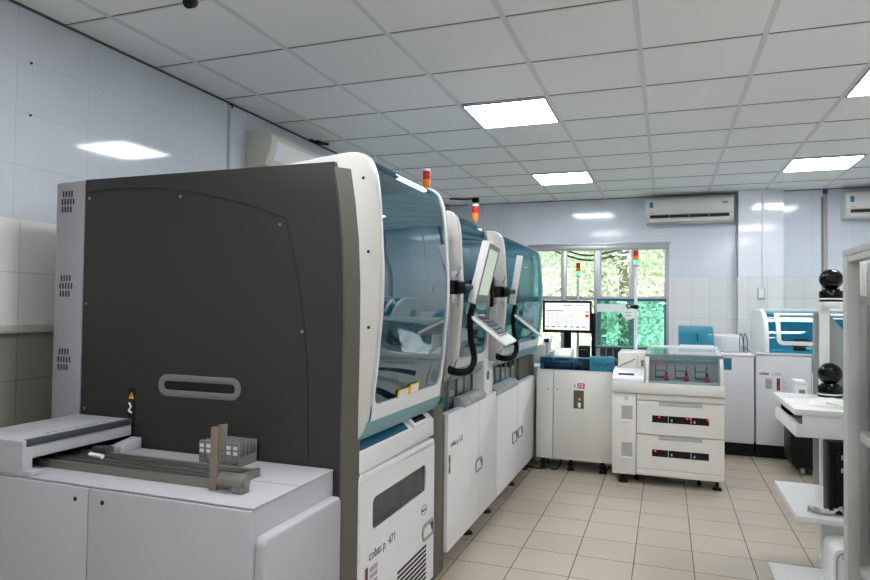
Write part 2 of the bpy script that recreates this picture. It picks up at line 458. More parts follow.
# left wall unit
xw = XL
t = thing('air_conditioner', 'cream air conditioner on the left wall partly behind the dark machine', 'air conditioner', (xw+.1, 4.25, 2.345), 'wall air conditioners')
prof = [(xw, 2.60), (xw+.10, 2.605), (xw+.175, 2.59), (xw+.215, 2.555), (xw+.222, 2.50), (xw+.205, 2.44), (xw+.18, 2.39), (xw+.165, 2.345), (xw, 2.335)]
b = MB(); b.prism(prof, 'y', 3.80, 4.72, bev=.006); b.build('housing', 'ac_cream', t)
b = MB(); b.prism([(xw+.212, 2.548), (xw+.226, 2.50), (xw+.209, 2.44), (xw+.186, 2.39), (xw+.18, 2.40), (xw+.2, 2.44), (xw+.215, 2.5)], 'y', 3.86, 4.66); b.build('front_panel', 'shell_white', t)
b = MB(); b.box(xw+.05, xw+.155, 3.86, 4.66, 2.329, 2.338); b.build('air_slot', 'slot', t)

# conduits on the back wall
t = thing('conduit', 'thin white conduit running down the pillar into a switch box', 'conduit', (1.035, 8.135, 1.61), 'wall conduits')
b = MB(); b.box(1.028, 1.050, 8.124, 8.14, 1.60, ZC-.005, bev=.003); b.build('pipe', 'shell_white', t)
t = thing('switch_box', 'small white switch box at the lower end of the pillar conduit', 'switch', (1.02, 8.13, 1.485))
b = MB(); b.box(.983, 1.056, 8.112, 8.14, 1.485, 1.612, bev=.004); b.build('box', 'light_grey', t)
b = MB(); b.box(.99, 1.049, 8.108, 8.113, 1.492, 1.605, bev=.002); b.build('face_plate', 'shell_white', t)
t = thing('conduit', 'grey conduit with a blue end right of the pillar', 'conduit', (1.69, 8.28, 1.2), 'wall conduits')
b = MB(); b.box(1.672, 1.712, 8.274, 8.30, 1.1, ZC-.06, bev=.004); b.build('pipe', 'light_grey', t)
b = MB(); b.box(1.670, 1.714, 8.270, 8.30, ZC-.06, ZC-.003, bev=.004); b.build('end_sleeve', 'blue_tape', t)
b = MB(); b.box(1.655, 1.671, 8.29, 8.30, 1.1, ZC-.09); b.build('gap_strip', 'brown', t)

# black shapes added in place of dark gaps in the ceiling
b = MB(); b.tube([(-2.62, 7.75, ZC-.006), (-2.5, 7.7, ZC-.02), (-2.38, 7.75, ZC-.02), (-2.26, 7.8, ZC-.005)], .010); b.box(-2.33, -2.25, 7.76, 7.83, ZC-.055, ZC-.004, bev=.008)
tag(b.build('dark_gap_shape', 'black'), 'black shape standing in for dark ceiling gaps and a small camera, far left corner', 'ceiling gap stand-in')
b = MB(); b.tube([(-2.80, 4.62, ZC-.006), (-2.77, 4.70, ZC-.02), (-2.73, 4.8, ZC-.006)], .010); b.box(-2.79, -2.74, 4.66, 4.74, ZC-.022, ZC-.004, bev=.006)
tag(b.build('dark_gap_shape', 'black'), 'black shape standing in for a dark missing ceiling corner above the left air conditioner', 'ceiling gap stand-in')

# ------------------------------------------------------------------ outside the window
b = MB(); b.box(-30, 30, YB+.6, 60, -.6, -.4); struct(b.build('ground', 'outdoor_ground', origin=Z0), 'pale ground outside')
b = MB(); b.box(-14, 3, 34, 36, -.4, 3.2); b.box(-14.2, 3.2, 33.8, 36.2, 3.2, 3.4)
tag(b.build('outdoor_building', 'outdoor_wall'), 'pale low building seen through the window between the trees', 'building')
def tree(x, y, h, r, n, mat, lb, seed):
    rnd = random.Random(seed)
    t = thing('tree', lb, 'tree', (x, y, -.4), 'trees outside the window')
    b = MB(); b.tube([(x, y, -.4), (x+.05, y, h*.3), (x-.05, y+.05, h*.6), (x, y, h*.85)], lambda s: .13*(1-.7*s), seg=8)
    for k in range(5):
        a = rnd.uniform(0, 6.28); z = h*rnd.uniform(.2, .55)
        b.tube([(x, y, z), (x+r*.35*math.cos(a), y+r*.35*math.sin(a), z+r*.3), (x+r*.75*math.cos(a), y+r*.75*math.sin(a), z+r*.5)], lambda s: .05*(1-.7*s), seg=6)
    b.build('trunk', 'bark', t)
    tm = bmesh.new()
    for k in range(n):
        while True:
            p = Vector((rnd.uniform(-1, 1), rnd.uniform(-1, 1), rnd.uniform(-1, 1)))
            if .35 < p.length < 1: break
        p = Vector((p.x*r, p.y*r, p.z*h*.5)); c = Vector((x, y, h*.5))+p
        s = rnd.uniform(.035, .075)
        d = Vector((rnd.gauss(0, 1), rnd.gauss(0, 1), rnd.gauss(-.4, .7))).normalized(); q = d.orthogonal().normalized()
        q.rotate(Matrix.Rotation(rnd.uniform(0, 6), 3, d))
        vs = [tm.verts.new(c-d*s), tm.verts.new(c+q*s*.4), tm.verts.new(c+d*s), tm.verts.new(c-q*s*.4)]
        tm.faces.new(vs)
    b = MB(); b.bm.free(); b.bm = tm
    b.build('foliage', mat, t)
tree(-3.1, 15.0, 5.6, 1.5, 8000, 'leaf_pale', 'pale leafy tree outside behind the left window pane', 1)
tree(-1.75, 18.9, 6.5, 1.3, 5000, 'leaf', 'leafy tree outside behind the second window pane', 2)
tree(-.85, 13.5, 5.2, 1.1, 6500, 'leaf_pale', 'pale leafy tree outside behind the third window pane', 3)
tree(.8, 17.0, 6.4, 1.6, 7500, 'leaf', 'leafy tree outside behind the right window pane', 4)
tree(-5.6, 19.0, 6.4, 1.9, 4200, 'leaf', 'leafy tree outside at the far left of the window', 5)
for k, dz in enumerate((0, -.07)):
    b = MB(); b.tube([(-1.9, 9.4, 2.42+dz), (-1.55, 9.4, 2.26+dz), (-1.12, 9.4, 2.12+dz), (-.75, 9.4, 2.16+dz), (-.3, 9.4, 2.28+dz), (.3, 9.4, 2.38+dz)], .014, seg=8)
    tag(b.build('hanging_cable', 'black'), ('upper', 'lower')[k]+' of two dark cables sagging outside across the window top', 'cable', 'cables outside the window')
# ------------------------------------------------------------------ the row of machines on the left
FX = -1.06     # face of the lower doors
PROF = [(-1.071, .864), (-1.047, .896), (-1.035, .933), (-1.024, 1.014), (-1.010, 1.125), (-1.003, 1.217), (-.992, 1.345), (-.990, 1.491), (-.996, 1.602),
        (-1.004, 1.73), (-1.012, 1.805), (-1.022, 1.856), (-1.040, 1.900), (-1.062, 1.923), (-1.095, 1.935), (-1.139, 1.936), (-1.246, 1.926), (-1.40, 1.908), (-1.60, 1.880)]
def prof_resample(prof, ds=.02):
    P = [Vector((a, 0, c)) for a, c in prof]; P = catmull(P, 10)
    L = [0]
    for a, c in zip(P, P[1:]): L.append(L[-1]+(c-a).length)
    return P, L
class Surf:
    """profile swept along Y: s = arc length from the lower front edge"""
    def __init__(self, prof): self.P, self.L = prof_resample(prof)
    def at(self, s):
        L = self.L; s = max(0, min(L[-1], s))
        i = 0
        lo, hi = 0, len(L)-1
        while hi-lo > 1:
            mid = (lo+hi)//2
            if L[mid] <= s: lo = mid
            else: hi = mid
        t = (s-L[lo])/max(1e-9, L[hi]-L[lo])
        p = self.P[lo].lerp(self.P[hi], t); d = (self.P[hi]-self.P[lo]).normalized()
        return p, Vector((d.z, 0, -d.x))      # outward normal (towards +X / up)
    def s_at_z(self, z):
        for i in range(len(self.P)-1):
            if self.P[i].z <= z <= self.P[i+1].z:
                return self.L[i]+(self.L[i+1]-self.L[i])*(z-self.P[i].z)/max(1e-9, self.P[i+1].z-self.P[i].z)
    def s_at_x(self, x):
        best = max(range(len(self.P)), key=lambda i: self.P[i].z)
        for i in range(best, len(self.P)-1):
            if self.P[i].x >= x >= self.P[i+1].x: return self.L[i]
        return self.L[-1]
    def pt(self, s, y, off=0):
        p, n = self.at(s); q = p+n*off; return (q.x, y, q.z)
    def patch(self, mb, s0, s1, y0, y1, o0, o1, ns=24, m=0):
        """solid slab over the swept surface between offsets o0 and o1"""
        t = bmesh.new(); A = []
        for k in range(ns+1):
            s = s0+(s1-s0)*k/ns
            A.append([t.verts.new(self.pt(s, yy, o)) for yy, o in ((y0, o0), (y1, o0), (y1, o1), (y0, o1))])
        for a, c in zip(A, A[1:]):
            for j in range(4): t.faces.new((a[j], a[(j+1) % 4], c[(j+1) % 4], c[j]))
        t.faces.new(A[0]); t.faces.new(A[-1])
        mb._add(t, m); return mb
    def poly(self, mb, pts, o0, o1, m=0):
        t = bmesh.new()
        A = [t.verts.new(self.pt(s, y, o0)) for s, y in pts]; B = [t.verts.new(self.pt(s, y, o1)) for s, y in pts]
        n = len(pts); t.faces.new(A); t.faces.new(B[::-1])
        for i in range(n): t.faces.new((A[i], A[(i+1) % n], B[(i+1) % n], B[i]))
        mb._add(t, m); return mb

def hood(root, y0, y1, prof, zb_glass, xtop=-1.45, rim=.026, gl='hood_glass', open_end=False):
    S = Surf(prof)
    zbot = prof[0][1]
    # side shells
    for nm, a, c in (('side_shell', y0, y0+.03), ('side_shell', y1-.03, y1)):
        pts = [(p.x, p.z) for p in S.P[::2]] + [(-1.60, 1.80), (-1.60, zbot+.06), (-1.25, zbot)]
        m = MB()
        if open_end and a > y0:
            # see-through end: a rim along the profile and a pane
            inn = []
            for k in range(len(pts)-3):
                n_ = (Vector((pts[k][0], 0, pts[k][1]))-Vector((-1.33, 0, 1.45))).normalized()
                inn.append((pts[k][0]-n_.x*.035, pts[k][1]-n_.z*.035))
            inn += [(-1.56, 1.77), (-1.56, zbot+.10), (-1.26, zbot+.05)]
            m.ring(pts, inn, 'y', a, c)
            e_ = MB(); e_.prism(inn, 'y', a+.012, a+.016); e_.build('end_glass', 'clear_glass', root)
        else: m.prism(pts, 'y', a, c, bev=.007)
        o = m.build(nm, 'shell_side', root, angle=28)
    sb = S.s_at_z(zb_glass); st = S.s_at_x(xtop); stl = S.s_at_z(prof[-6][1]-.045)
    m = MB()
    # rims along both sides, thin lip at the roof's far side, broad lower band with rounded corners
    S.patch(m, S.s_at_z(zbot+.065), st, y0+.028, y0+rim+.012, -.014, .004, 60)
    S.patch(m, S.s_at_z(zbot+.065), st, y1-rim-.006, y1-.028, -.014, .004, 60)
    S.patch(m, S.s_at_z(zbot+.065), sb, y0+.028, y1-.028, -.014, .004, 8)
    r = .055
    for (ya, dr) in ((y0+rim+.012, 1), (y1-rim-.006, -1)):
        arc = [(sb+r-r*math.cos(a), ya+dr*(r-r*math.sin(a))) for a in [PI/2*k/8 for k in range(9)]]
        S.poly(m, [(sb, ya)]+arc, -.012, .003)
    S.patch(m, st-.03, st, y0+.028, y1-.028, -.014, .004, 3)
    m.build('front_frame', 'shell_white', root)
    # glass door and roof glass
    m = MB(); S.patch(m, sb-.004, stl, y0+rim+.006, y1-rim, -.009, -.005, 50); m.build('front_glass', gl, root)
    m = MB(); S.patch(m, stl, st-.02, y0+rim+.006, y1-rim, -.009, -.005, 16); m.build('roof_glass', 'hood_top_glass', root)
    # lower grip strip
    m = MB(); S.patch(m, 0, S.s_at_z(zbot+.066), y0+.006, y1-.006, -.03, .006, 8); m.build('grip_strip', 'teal_strip', root)
    return S

def feet(root, xs, ys, h=.09):
    for y in ys:
        for x in xs:
            m = MB(); m.cyl((x, y, .016), (x, y, h), .012, seg=10); m.cyl((x, y, 0), (x, y, .018), .036, .026, seg=16)
            m.build('foot', 'black', root)

def recess_handle(root, y0, y1, z0, z1, x, cut=True):
    """rounded grey recess plate with a light pull plate"""
    h = z1-z0
    m = MB(); m.ring(rrect(y0, y1, z0, z1, h*.38, 4), rrect(y0+.014, y1-.010, z0+.014, z1-.014, h*.25, 4), 'x', x-.004, x+.006, bev=.0015)
    m.prism(rrect(y0+.012, y1-.008, z0+.012, z1-.012, h*.25, 4), 'x', x-.002, x+.0005, m=1)
    hd = m.build('door_handle', ['handle_grey', 'interior_dark'], root)
    m = MB(); m.prism([(y0+.015, z0+.016), (y0+(y1-y0)*.80, z0+.016), (y0+(y1-y0)*.62, z1-.018), (y0+.015, z1-.022)], 'x', x, x+.004); m.build('pull_plate', 'shell_white', hd)

def interior(root, y0, y1, zdeck, seed):
    rnd = random.Random(seed)
    m = MB(); m.box(-1.62, -1.60, y0+.03, y1-.03, zdeck, 1.80); m.build('inner_wall', 'interior', root)
    m = MB(); m.box(-1.60, -1.13, y0+.03, y1-.03, zdeck-.02, zdeck, bev=.003); m.build('deck', 'interior_dark', root)
    m = MB(); m.box(-1.50, -1.42, y0+.03, y1-.03, 1.46, 1.54, bev=.006); m.box(-1.50, -1.47, y0+.03, y1-.03, 1.56, 1.60, m=0)
    m.build('gantry', 'interior', root)
    n = 3
    for k in range(n):
        y = y0+.12+(y1-y0-.24)*k/(n-1)
        m = MB(); m.box(-1.42, -1.34, y-.05, y+.05, zdeck+.33, 1.62, bev=.012); m.cyl((-1.38, y, zdeck+.15), (-1.38, y, zdeck+.34), .016)
        m.build('pipettor_arm', 'interior' if k % 2 else 'light_grey', root)
    for k in range(int((y1-y0)/.2)):
        y = y0+.1+k*.2
        h = rnd.uniform(.05, .16)
        m = MB(); m.box(-1.40+rnd.uniform(-.08, .05), -1.20, y, y+.15, zdeck, zdeck+h, bev=.006)
        m.build('rack_tray', rnd.choice(['interior', 'light_grey', 'mid_grey', 'interior']), root)

# ---- machine nearest the viewer ------------------------------------------------
A = thing('sample_processing_machine', 'nearest tall lab machine with dark grey side panel and tinted front hood', 'lab machine', (-1.8, 2.5, 0), 'row of hooded lab machines')
AY0, AY1 = 2.13, 2.95
m = MB(); m.box(-2.50, -1.62, 2.10, AY1, .10, 1.84, bev=.006); m.box(-1.64, -1.125, 2.10, AY1, .06, .85, bev=.004); m.box(-1.64, -1.2, 2.11, 2.125, .85, 1.86); m.build('body', 'mid_grey', A)
m = MB(); m.prism([(-2.538, .10), (-2.378, .10), (-2.378, 1.890), (-2.538, 1.884)], 'y', 2.075, 2.60, bev=.005); m.build('rear_column', 'column_grey', A)
dk = [(-2.375, .10), (-1.106, .10), (-1.106, .871), (-1.102, 1.234), (-1.105, 1.42), (-1.115, 1.60), (-1.133, 1.75), (-1.155, 1.893), (-2.375, 1.893)]
m = MB(); m.prism(dk, 'y', 2.08, 2.104, bev=.003); sp_ = m.build('side_panel', 'dark_panel', A)
m = MB(); m.tube([(-2.365, 2.0795, 1.835), (-2.2, 2.0795, 1.845), (-1.95, 2.0795, 1.832), (-1.70, 2.0795, 1.79), (-1.52, 2.0795, 1.745), (-1.36, 2.0795, 1.69)], .0022, seg=6)
m.tube([(-1.36, 2.0795, 1.69), (-1.30, 2.0795, 1.45), (-1.262, 2.0795, 1.20), (-1.25, 2.0795, .98), (-1.245, 2.0795, .78)], .0022, seg=6); m.build('panel_seam', 'seam', sp_)
for x, z in ((-2.35, 1.81), (-1.86, 1.795), (-1.385, 1.665), (-1.28, 1.26), (-2.355, 1.355), (-2.35, .905)):
    m = MB(); m.cyl((x, 2.081, z), (x, 2.077, z), .0065, seg=12); m.build('screw', 'steel', sp_)
m = MB(); m.ring(rrect(-1.947, -1.548, .984, 1.072, .043, 8), rrect(-1.920, -1.573, 1.010, 1.046, .0175, 8), 'y', 2.072, 2.0815, bev=.003)
gh = m.build('grip_plate', 'mid_grey', sp_)
m = MB(); m.prism(rrect(-1.925, -1.568, 1.006, 1.050, .02, 8), 'y', 2.078, 2.0812); m.build('grip_slot', 'slot', sp_)
# warning label and slot beside the conveyor
m = MB(); m.box(-2.105, -2.072, 2.0765, 2.081, .79, 1.005); m.build('conveyor_slot', 'slot', sp_)
m = MB(); m.prism([(-2.102, .962), (-2.074, .962), (-2.088, .988)], 'y', 2.0745, 2.0768); m.box(-2.090, -2.086, 2.0735, 2.0746, .968, .979, m=1); m.build('warning_sign', ['yellow', 'black'], sp_)
m = MB(); m.tube([(-2.096, 2.072, .945), (-2.083, 2.068, .93), (-2.093, 2.068, .915), (-2.080, 2.07, .905)], .004, seg=6); m.build('cable_tie', 'shell_white', sp_)
# curved front column between dark panel and hood
cols = [(.02, -1.106, -1.068), (.871, -1.106, -1.068), (1.234, -1.102, -1.065), (1.43, -1.105, -1.066), (1.604, -1.115, -1.075), (1.75, -1.133, -1.092), (1.872, -1.155, -1.113)]
t = bmesh.new(); R = []
for z, xl, xr in cols:
    R.append([t.verts.new(p) for p in ((xl+.0015, 2.078, z), (xr, 2.130, z), (xr, 2.15, z), (xl-.03, 2.15, z), (xl-.03, 2.085, z))])
for a, c in zip(R, R[1:]):
    for j in range(5): t.faces.new((a[j], a[(j+1) % 5], c[(j+1) % 5], c[j]))
t.faces.new(R[0]); t.faces.new(R[-1])
m = MB(); m._add(t, 0); m.build('corner_column', 'taupe', A)
hood(A, AY0, AY1, PROF, .985)
interior(A, AY0, AY1, .95, 3)
for z in (1.835, 1.56, 1.28):
    x = {1.835: -1.06, 1.56: -1.035, 1.28: -1.03}[z]
    m = MB(); m.cyl((x, AY0-.002, z), (x, AY0+.003, z), .006, seg=12); m.build('screw', 'slot', A)
# caution sticker on the hood glass
m = MB()
S = Surf(PROF); s0 = S.s_at_z(.995)
s0 -= .022
S.patch(m, s0, s0+.045, 2.40, 2.52, .000, .0015, 3, m=0); S.patch(m, s0+.01, s0+.055, 2.525, 2.63, .000, .0015, 3, m=0)
S.patch(m, s0+.006, s0+.039, 2.415, 2.505, .001, .0022, 2, m=1); S.patch(m, s0+.016, s0+.049, 2.54, 2.618, .001, .0022, 2, m=1)
m.build('caution_sticker', ['yellow', 'paper'], A)
# fascia under the hood: glossy sloping strip, small display
m = MB(); m.prism([(-1.30, .86), (-1.115, .862), (-1.062, .815), (-1.060, .735), (-1.30, .735)], 'y', 2.145, 2.935, bev=.006); m.build('fascia', 'shell_white', A)
m = MB(); m.prism([(-1.118, .867), (-1.066, .822), (-1.068, .816), (-1.125, .862)], 'y', 2.15, 2.62); m.build('display_strip', 'teal_deep', A)
m = MB(); m.prism([(-1.105, .874), (-1.050, .824), (-1.062, .812), (-1.12, .862)], 'y', 2.66, 2.85, bev=.003); sc = m.build('status_screen', 'shell_white', A)
m = MB(); m.prism([(-1.098, .870), (-1.060, .8355), (-1.063, .832), (-1.102, .866)], 'y', 2.685, 2.825); m.build('screen_glass', 'gloss_black', sc)
m = MB(); m.cyl((-1.04, 2.955, .905), (-1.04, 2.945, .905), .022, seg=20); m.build('end_badge', 'green', A)
# lower door
dy0, dy1 = 2.140, 2.945
out = [(dy0, .05), (dy1, .05), (dy1, .66), (dy1-.006, .69), (dy1-.03, .715), (dy0+.03, .735), (dy0+.006, .725), (dy0, .70)]
wi = rrect(2.245, 2.832, .492, .624, .022, 5)
m = MB(); N = 24
def resample_loop(pts, n):
    P = [Vector((a, c, 0)) for a, c in pts]; P.append(P[0]); L = [0]
    for a, c in zip(P, P[1:]): L.append(L[-1]+(c-a).length)
    o = []
    for k in range(n):
        s = L[-1]*k/n; i = max(j for j in range(len(L)-1) if L[j] <= s); t_ = (s-L[i])/(L[i+1]-L[i]+1e-12)
        q = P[i].lerp(P[i+1], t_); o.append((q.x, q.y))
    return o
# door built of four bands round the window so the opening is real
for (a0, a1, c0, c1) in ((dy0, 2.245, .05, .70), (2.832, dy1, .05, .69), (2.245, 2.832, .05, .492), (2.245, 2.832, .624, .70)):
    m.box(FX-.045, FX, a0, a1, c0, c1)
m.prism([(dy0, .70), (dy1, .69), (dy1-.004, .708), (dy1-.02, .722), (dy0+.02, .730), (dy0+.004, .722)], 'x', FX-.045, FX, bev=.003)
m.build('door', 'shell_white', A)
m = MB(); m.ring(rrect(2.240, 2.837, .487, .629, .03, 5), rrect(2.249, 2.828, .496, .620, .026, 5), 'x', FX-.004, FX+.0008); m.build('window_trim', 'shell_white', A)
m = MB(); m.box(FX-.012, FX-.008, 2.243, 2.834, .49, .626); m.build('door_window', 'door_glass', A)
m = MB(); m.box(-1.30, -1.12, 2.2, 2.85, .45, .66, m=0); m.box(-1.118, -1.10, 2.30, 2.60, .50, .58, bev=.005, m=1); m.cyl((-1.118, 2.7, .56), (-1.095, 2.7, .56), .05, m=1); m.build('rotor_block', ['interior', 'shell_white'], A)
m = MB(); lettering(m, 'cobas p  471', .050, (FX+.0005, 2.222, .388), (0, 1, 0), (0, 0, 1), depth=.0006); m.build('lettering', 'ink', A)
hexa = lambda r: [(2.812+r*math.cos(PI/6+k*PI/3)*1.0, .410+r*.62*math.sin(PI/6+k*PI/3)) for k in range(6)]
m = MB(); m.ring(hexa(.040), hexa(.036), 'x', FX, FX+.001); lettering(m, 'Roche', .020, (FX+.0004, 2.784, .404), (0, 1, 0), (0, 0, 1)); m.build('logo', 'ink', A)
m = MB(); m.box(FX, FX+.001, 2.19, 2.215, .275, .37, m=0); m.box(FX, FX+.001, 2.19, 2.215, .30, .325, m=1); m.box(FX, FX+.001, 2.23, 2.30, .34, .36, m=2); m.box(FX, FX+.001, 2.23, 2.30, .315, .333, m=2); m.box(FX, FX+.001, 2.23, 2.30, .285, .305, m=2)
m.build('label_sticker', ['maroon', 'orange', 'light_grey'], A)
recess_handle(A, 2.785, 2.945, .262, .342, FX)
for k in range(9):
    z = .235-.021*k
    y0 = 2.40 + .0*k
    m = MB(); m.prism(rrect(max(2.40, 2.50-.0*k), 2.845, z-.006, z+.006, .0055, 3), 'x', FX-.002, FX+.0008); m.build('vent_slot', 'seam', A)
feet(A, (-1.25, -2.3), (2.25, 2.85), .07)
m = MB()
# rear column louvres: three clusters of upright slots
for zc in (1.80, 1.43, 1.11):
    m = MB()
    for row, n, dx in ((0, 4, .006), (1, 5, 0), (2, 4, .002)):
        for k in range(n):
            x = -2.506+dx+k*.0165; z = zc+.034-.034*row
            m.box(x, x+.007, 2.0735, 2.0752, z-.013, z+.013)
    m.build('vent_cluster', 'seam', A)

# taupe posts between the machines
def post(nm, y0, y1, z1, x1=-1.075, root=None):
    m = MB(); m.box(-1.62, x1, y0, y1, 0.01, z1, bev=.008); return m.build(nm, 'taupe', root)

# ---- second machine -----------------------------------------------------------
def lower_doors(root, y0, y1, ztop, name_txt=None, rnd=.03, split=None):
    pts = [(y0, .085), (y1, .085), (y1, ztop-rnd), (y1-rnd*.3, ztop-rnd*.3), (y1-rnd, ztop), (y0, ztop)]
    m = MB(); m.prism(pts, 'x', FX-.05, FX, bev=.008); d = m.build('door', 'shell_white', root)
    return d
def hooded(nm_label, y0, y1, hy0, hy1, seed, zdoor, window_y, bump):
    r = thing('sample_processing_machine', nm_label, 'lab machine', (-1.8, (y0+y1)/2, 0), 'row of hooded lab machines')
    m = MB(); m.box(-2.50, -1.62, y0, y1, .09, 1.80, bev=.006); m.box(-1.64, -1.115, y0, y1, .09, zdoor-.03, bev=.004); m.build('body', 'mid_grey', r)
    pr = [(-1.075, .972), (-1.052, .992), (-1.040, 1.02)]+PROF[4:10]+[(-1.009, 1.77), (-1.020, 1.815), (-1.040, 1.842), (-1.072, 1.857), (-1.139, 1.860), (-1.246, 1.856), (-1.40, 1.846), (-1.60, 1.82)]
    hood(r, hy0, hy1, pr, 1.088, rim=.022, gl='hood_glass_clear' if hy0 > 4 else 'hood_glass_mid', open_end=hy0 > 4)
    interior(r, hy0, hy1, 1.0, seed)
    # open work gap under the hood: glass panels, inner racks and a rounded bumper
    a, c = window_y
    m = MB(); m.box(-1.60, -1.58, y0+.02, y1-.02, zdoor-.03, 1.0); m.build('back_plate', 'interior_dark', r)
    n = max(2, round((c-a)/.16))
    for k in range(n):
        p0 = a+(c-a)*k/n; p1 = a+(c-a)*(k+1)/n
        m = MB(); m.box(-1.132, -1.128, p0+.004, p1-.004, zdoor+.01, .96); m.build('guard_glass', 'clear_glass', r)
        m = MB(); m.box(-1.136, -1.122, p1-.005, p1+.005, zdoor-.02, .965); m.build('guard_post', 'taupe' if k % 2 else 'steel', r)
        m = MB(); m.box(-1.40, -1.18, p0+.02, p1-.03, zdoor-.03, zdoor+.06+.05*(k % 2), bev=.006); m.build('sample_tray', ['shell_white', 'teal_strip', 'shell_white', 'brown'][k % 4], r)
        # bumper segment
        b0 = bump[0]+(bump[1]-bump[0])*k/n; b1 = bump[0]+(bump[1]-bump[0])*(k+1)/n
        m = MB(); m.prism([(-1.12, zdoor+.045), (-1.085, zdoor+.042), (-1.055, zdoor+.022), (-1.049, zdoor), (-1.06, zdoor-.014), (-1.12, zdoor-.01)], 'y', b0+.0015, b1-.0015, bev=.004)
        m.build('bumper', 'light_grey', r)
    feet(r, (-1.12, -2.3), (y0+.55 if y1-y0 < 1.1 else y0+.75, y0+.98 if y1-y0 < 1.1 else y0+1.25), .09)
    return r
B = hooded('second hooded lab machine in the row, between the dark-sided one and the farthest', 3.155, 4.075, 3.12, 3.70, 5, .805, (3.19, 3.80), (3.42, 3.87))
post('corner_post', 2.955, 3.098, .99, -1.072, B); post('corner_post', 3.099, 3.150, .80, -1.076, B)
m = MB(); m.box(-1.60, -1.068, 2.965, 3.095, .97, 1.78, bev=.01); m.build('filler_panel', 'taupe', B)
lower_doors(B, 3.155, 4.178, .800)
m = MB(); m.box(-1.62, -1.066, 3.87, 4.072, .80, 1.04, bev=.008); m.box(-1.6, -1.068, 3.705, 4.075, 1.02, 1.79, bev=.01); m.build('end_pillar', 'shell_white', B)
m = MB(); m.cyl((-1.066, 3.945, .925), (-1.063, 3.945, .925), .030, seg=20); m.build('round_sticker', 'green', B)
m = MB(); m.box(FX-.002, FX+.0006, 3.725, 3.729, .09, .795); m.build('door_seam', 'light_grey', B)
m = MB(); lettering(m, 'cobas p 512', .044, (FX+.0005, 3.19, .622), (0, 1, 0), (0, 0, 1)); m.build('lettering', 'ink', B)
m = MB(); m.box(FX, FX+.001, 3.165, 3.19, .49, .585, m=0); m.box(FX, FX+.001, 3.165, 3.19, .52, .545, m=1); m.box(FX, FX+.001, 3.20, 3.26, .505, .58, m=2); m.build('label_sticker', ['maroon', 'orange', 'paper'], B)
recess_handle(B, 3.66, 3.81, .372, .452, FX)

# ---- third machine -------------------------------------------------------------
Cm = hooded('farthest hooded lab machine of the row, by the window', 4.085, 5.56, 4.08, 5.43, 9, .780, (4.22, 5.0), (4.14, 4.80))
lower_doors(Cm, 4.192, 5.52, .775, rnd=.05)
m = MB(); m.box(-1.62, -1.09, 5.525, 5.60, .02, .95, bev=.006); m.build('corner_post', 'taupe', Cm)
m = MB(); m.box(-1.60, -1.12, 5.10, 5.52, .74, .96); m.build('filler_panel', 'taupe', Cm)
m = MB(); m.box(FX-.002, FX+.0006, 4.80, 4.804, .09, .765); m.build('door_seam', 'light_grey', Cm)
recess_handle(Cm, 4.615, 4.79, .35, .437, FX); recess_handle(Cm, 4.815, 4.97, .357, .437, FX)
m = MB(); m.cyl((FX, 5.44, .62), (FX+.001, 5.44, .62), .006, seg=8); m.build('key_hole', 'slot', Cm)

# ---- signal lights on top of the row ------------------------------------------
def stack_light(x, y, z0, z1, r, segs, lb, grp='signal tower lights', zpole=None):
    t = thing('signal_light', lb, 'signal light', (x, y, z0), grp)
    m = MB(); m.lathe((x, y, z0), [(r*1.5, 0), (r*1.5, .012), (r*.6, .018), (r*.6, z1-z0-.02), (r*.9, z1-z0-.005), (r, z1-z0)]) ; m.build('pole', 'alu', t)
    z = z1
    for mat, h in segs:
        nm = {'red': 'red_lens', 'orange': 'orange_lens', 'amber': 'amber_lens', 'green': 'green_lens', 'led_green': 'green_lens', 'shell_white': 'cap', 'alu': 'collar'}[mat]
        m = MB(); m.cyl((x, y, z), (x, y, z+h), r, seg=20, bev=.002); m.build(nm, mat, t); z += h
    return t
stack_light(-1.42, 3.74, 1.82, 2.10, .024, [('orange', .056), ('red', .052), ('shell_white', .012)], 'orange and red signal light rising above the nearest hood')
stack_light(-1.47, 5.0, 1.80, 2.06, .026, [('orange', .062), ('red', .056), ('shell_white', .016)], 'orange and red signal light above the farther hoods by the back wall')

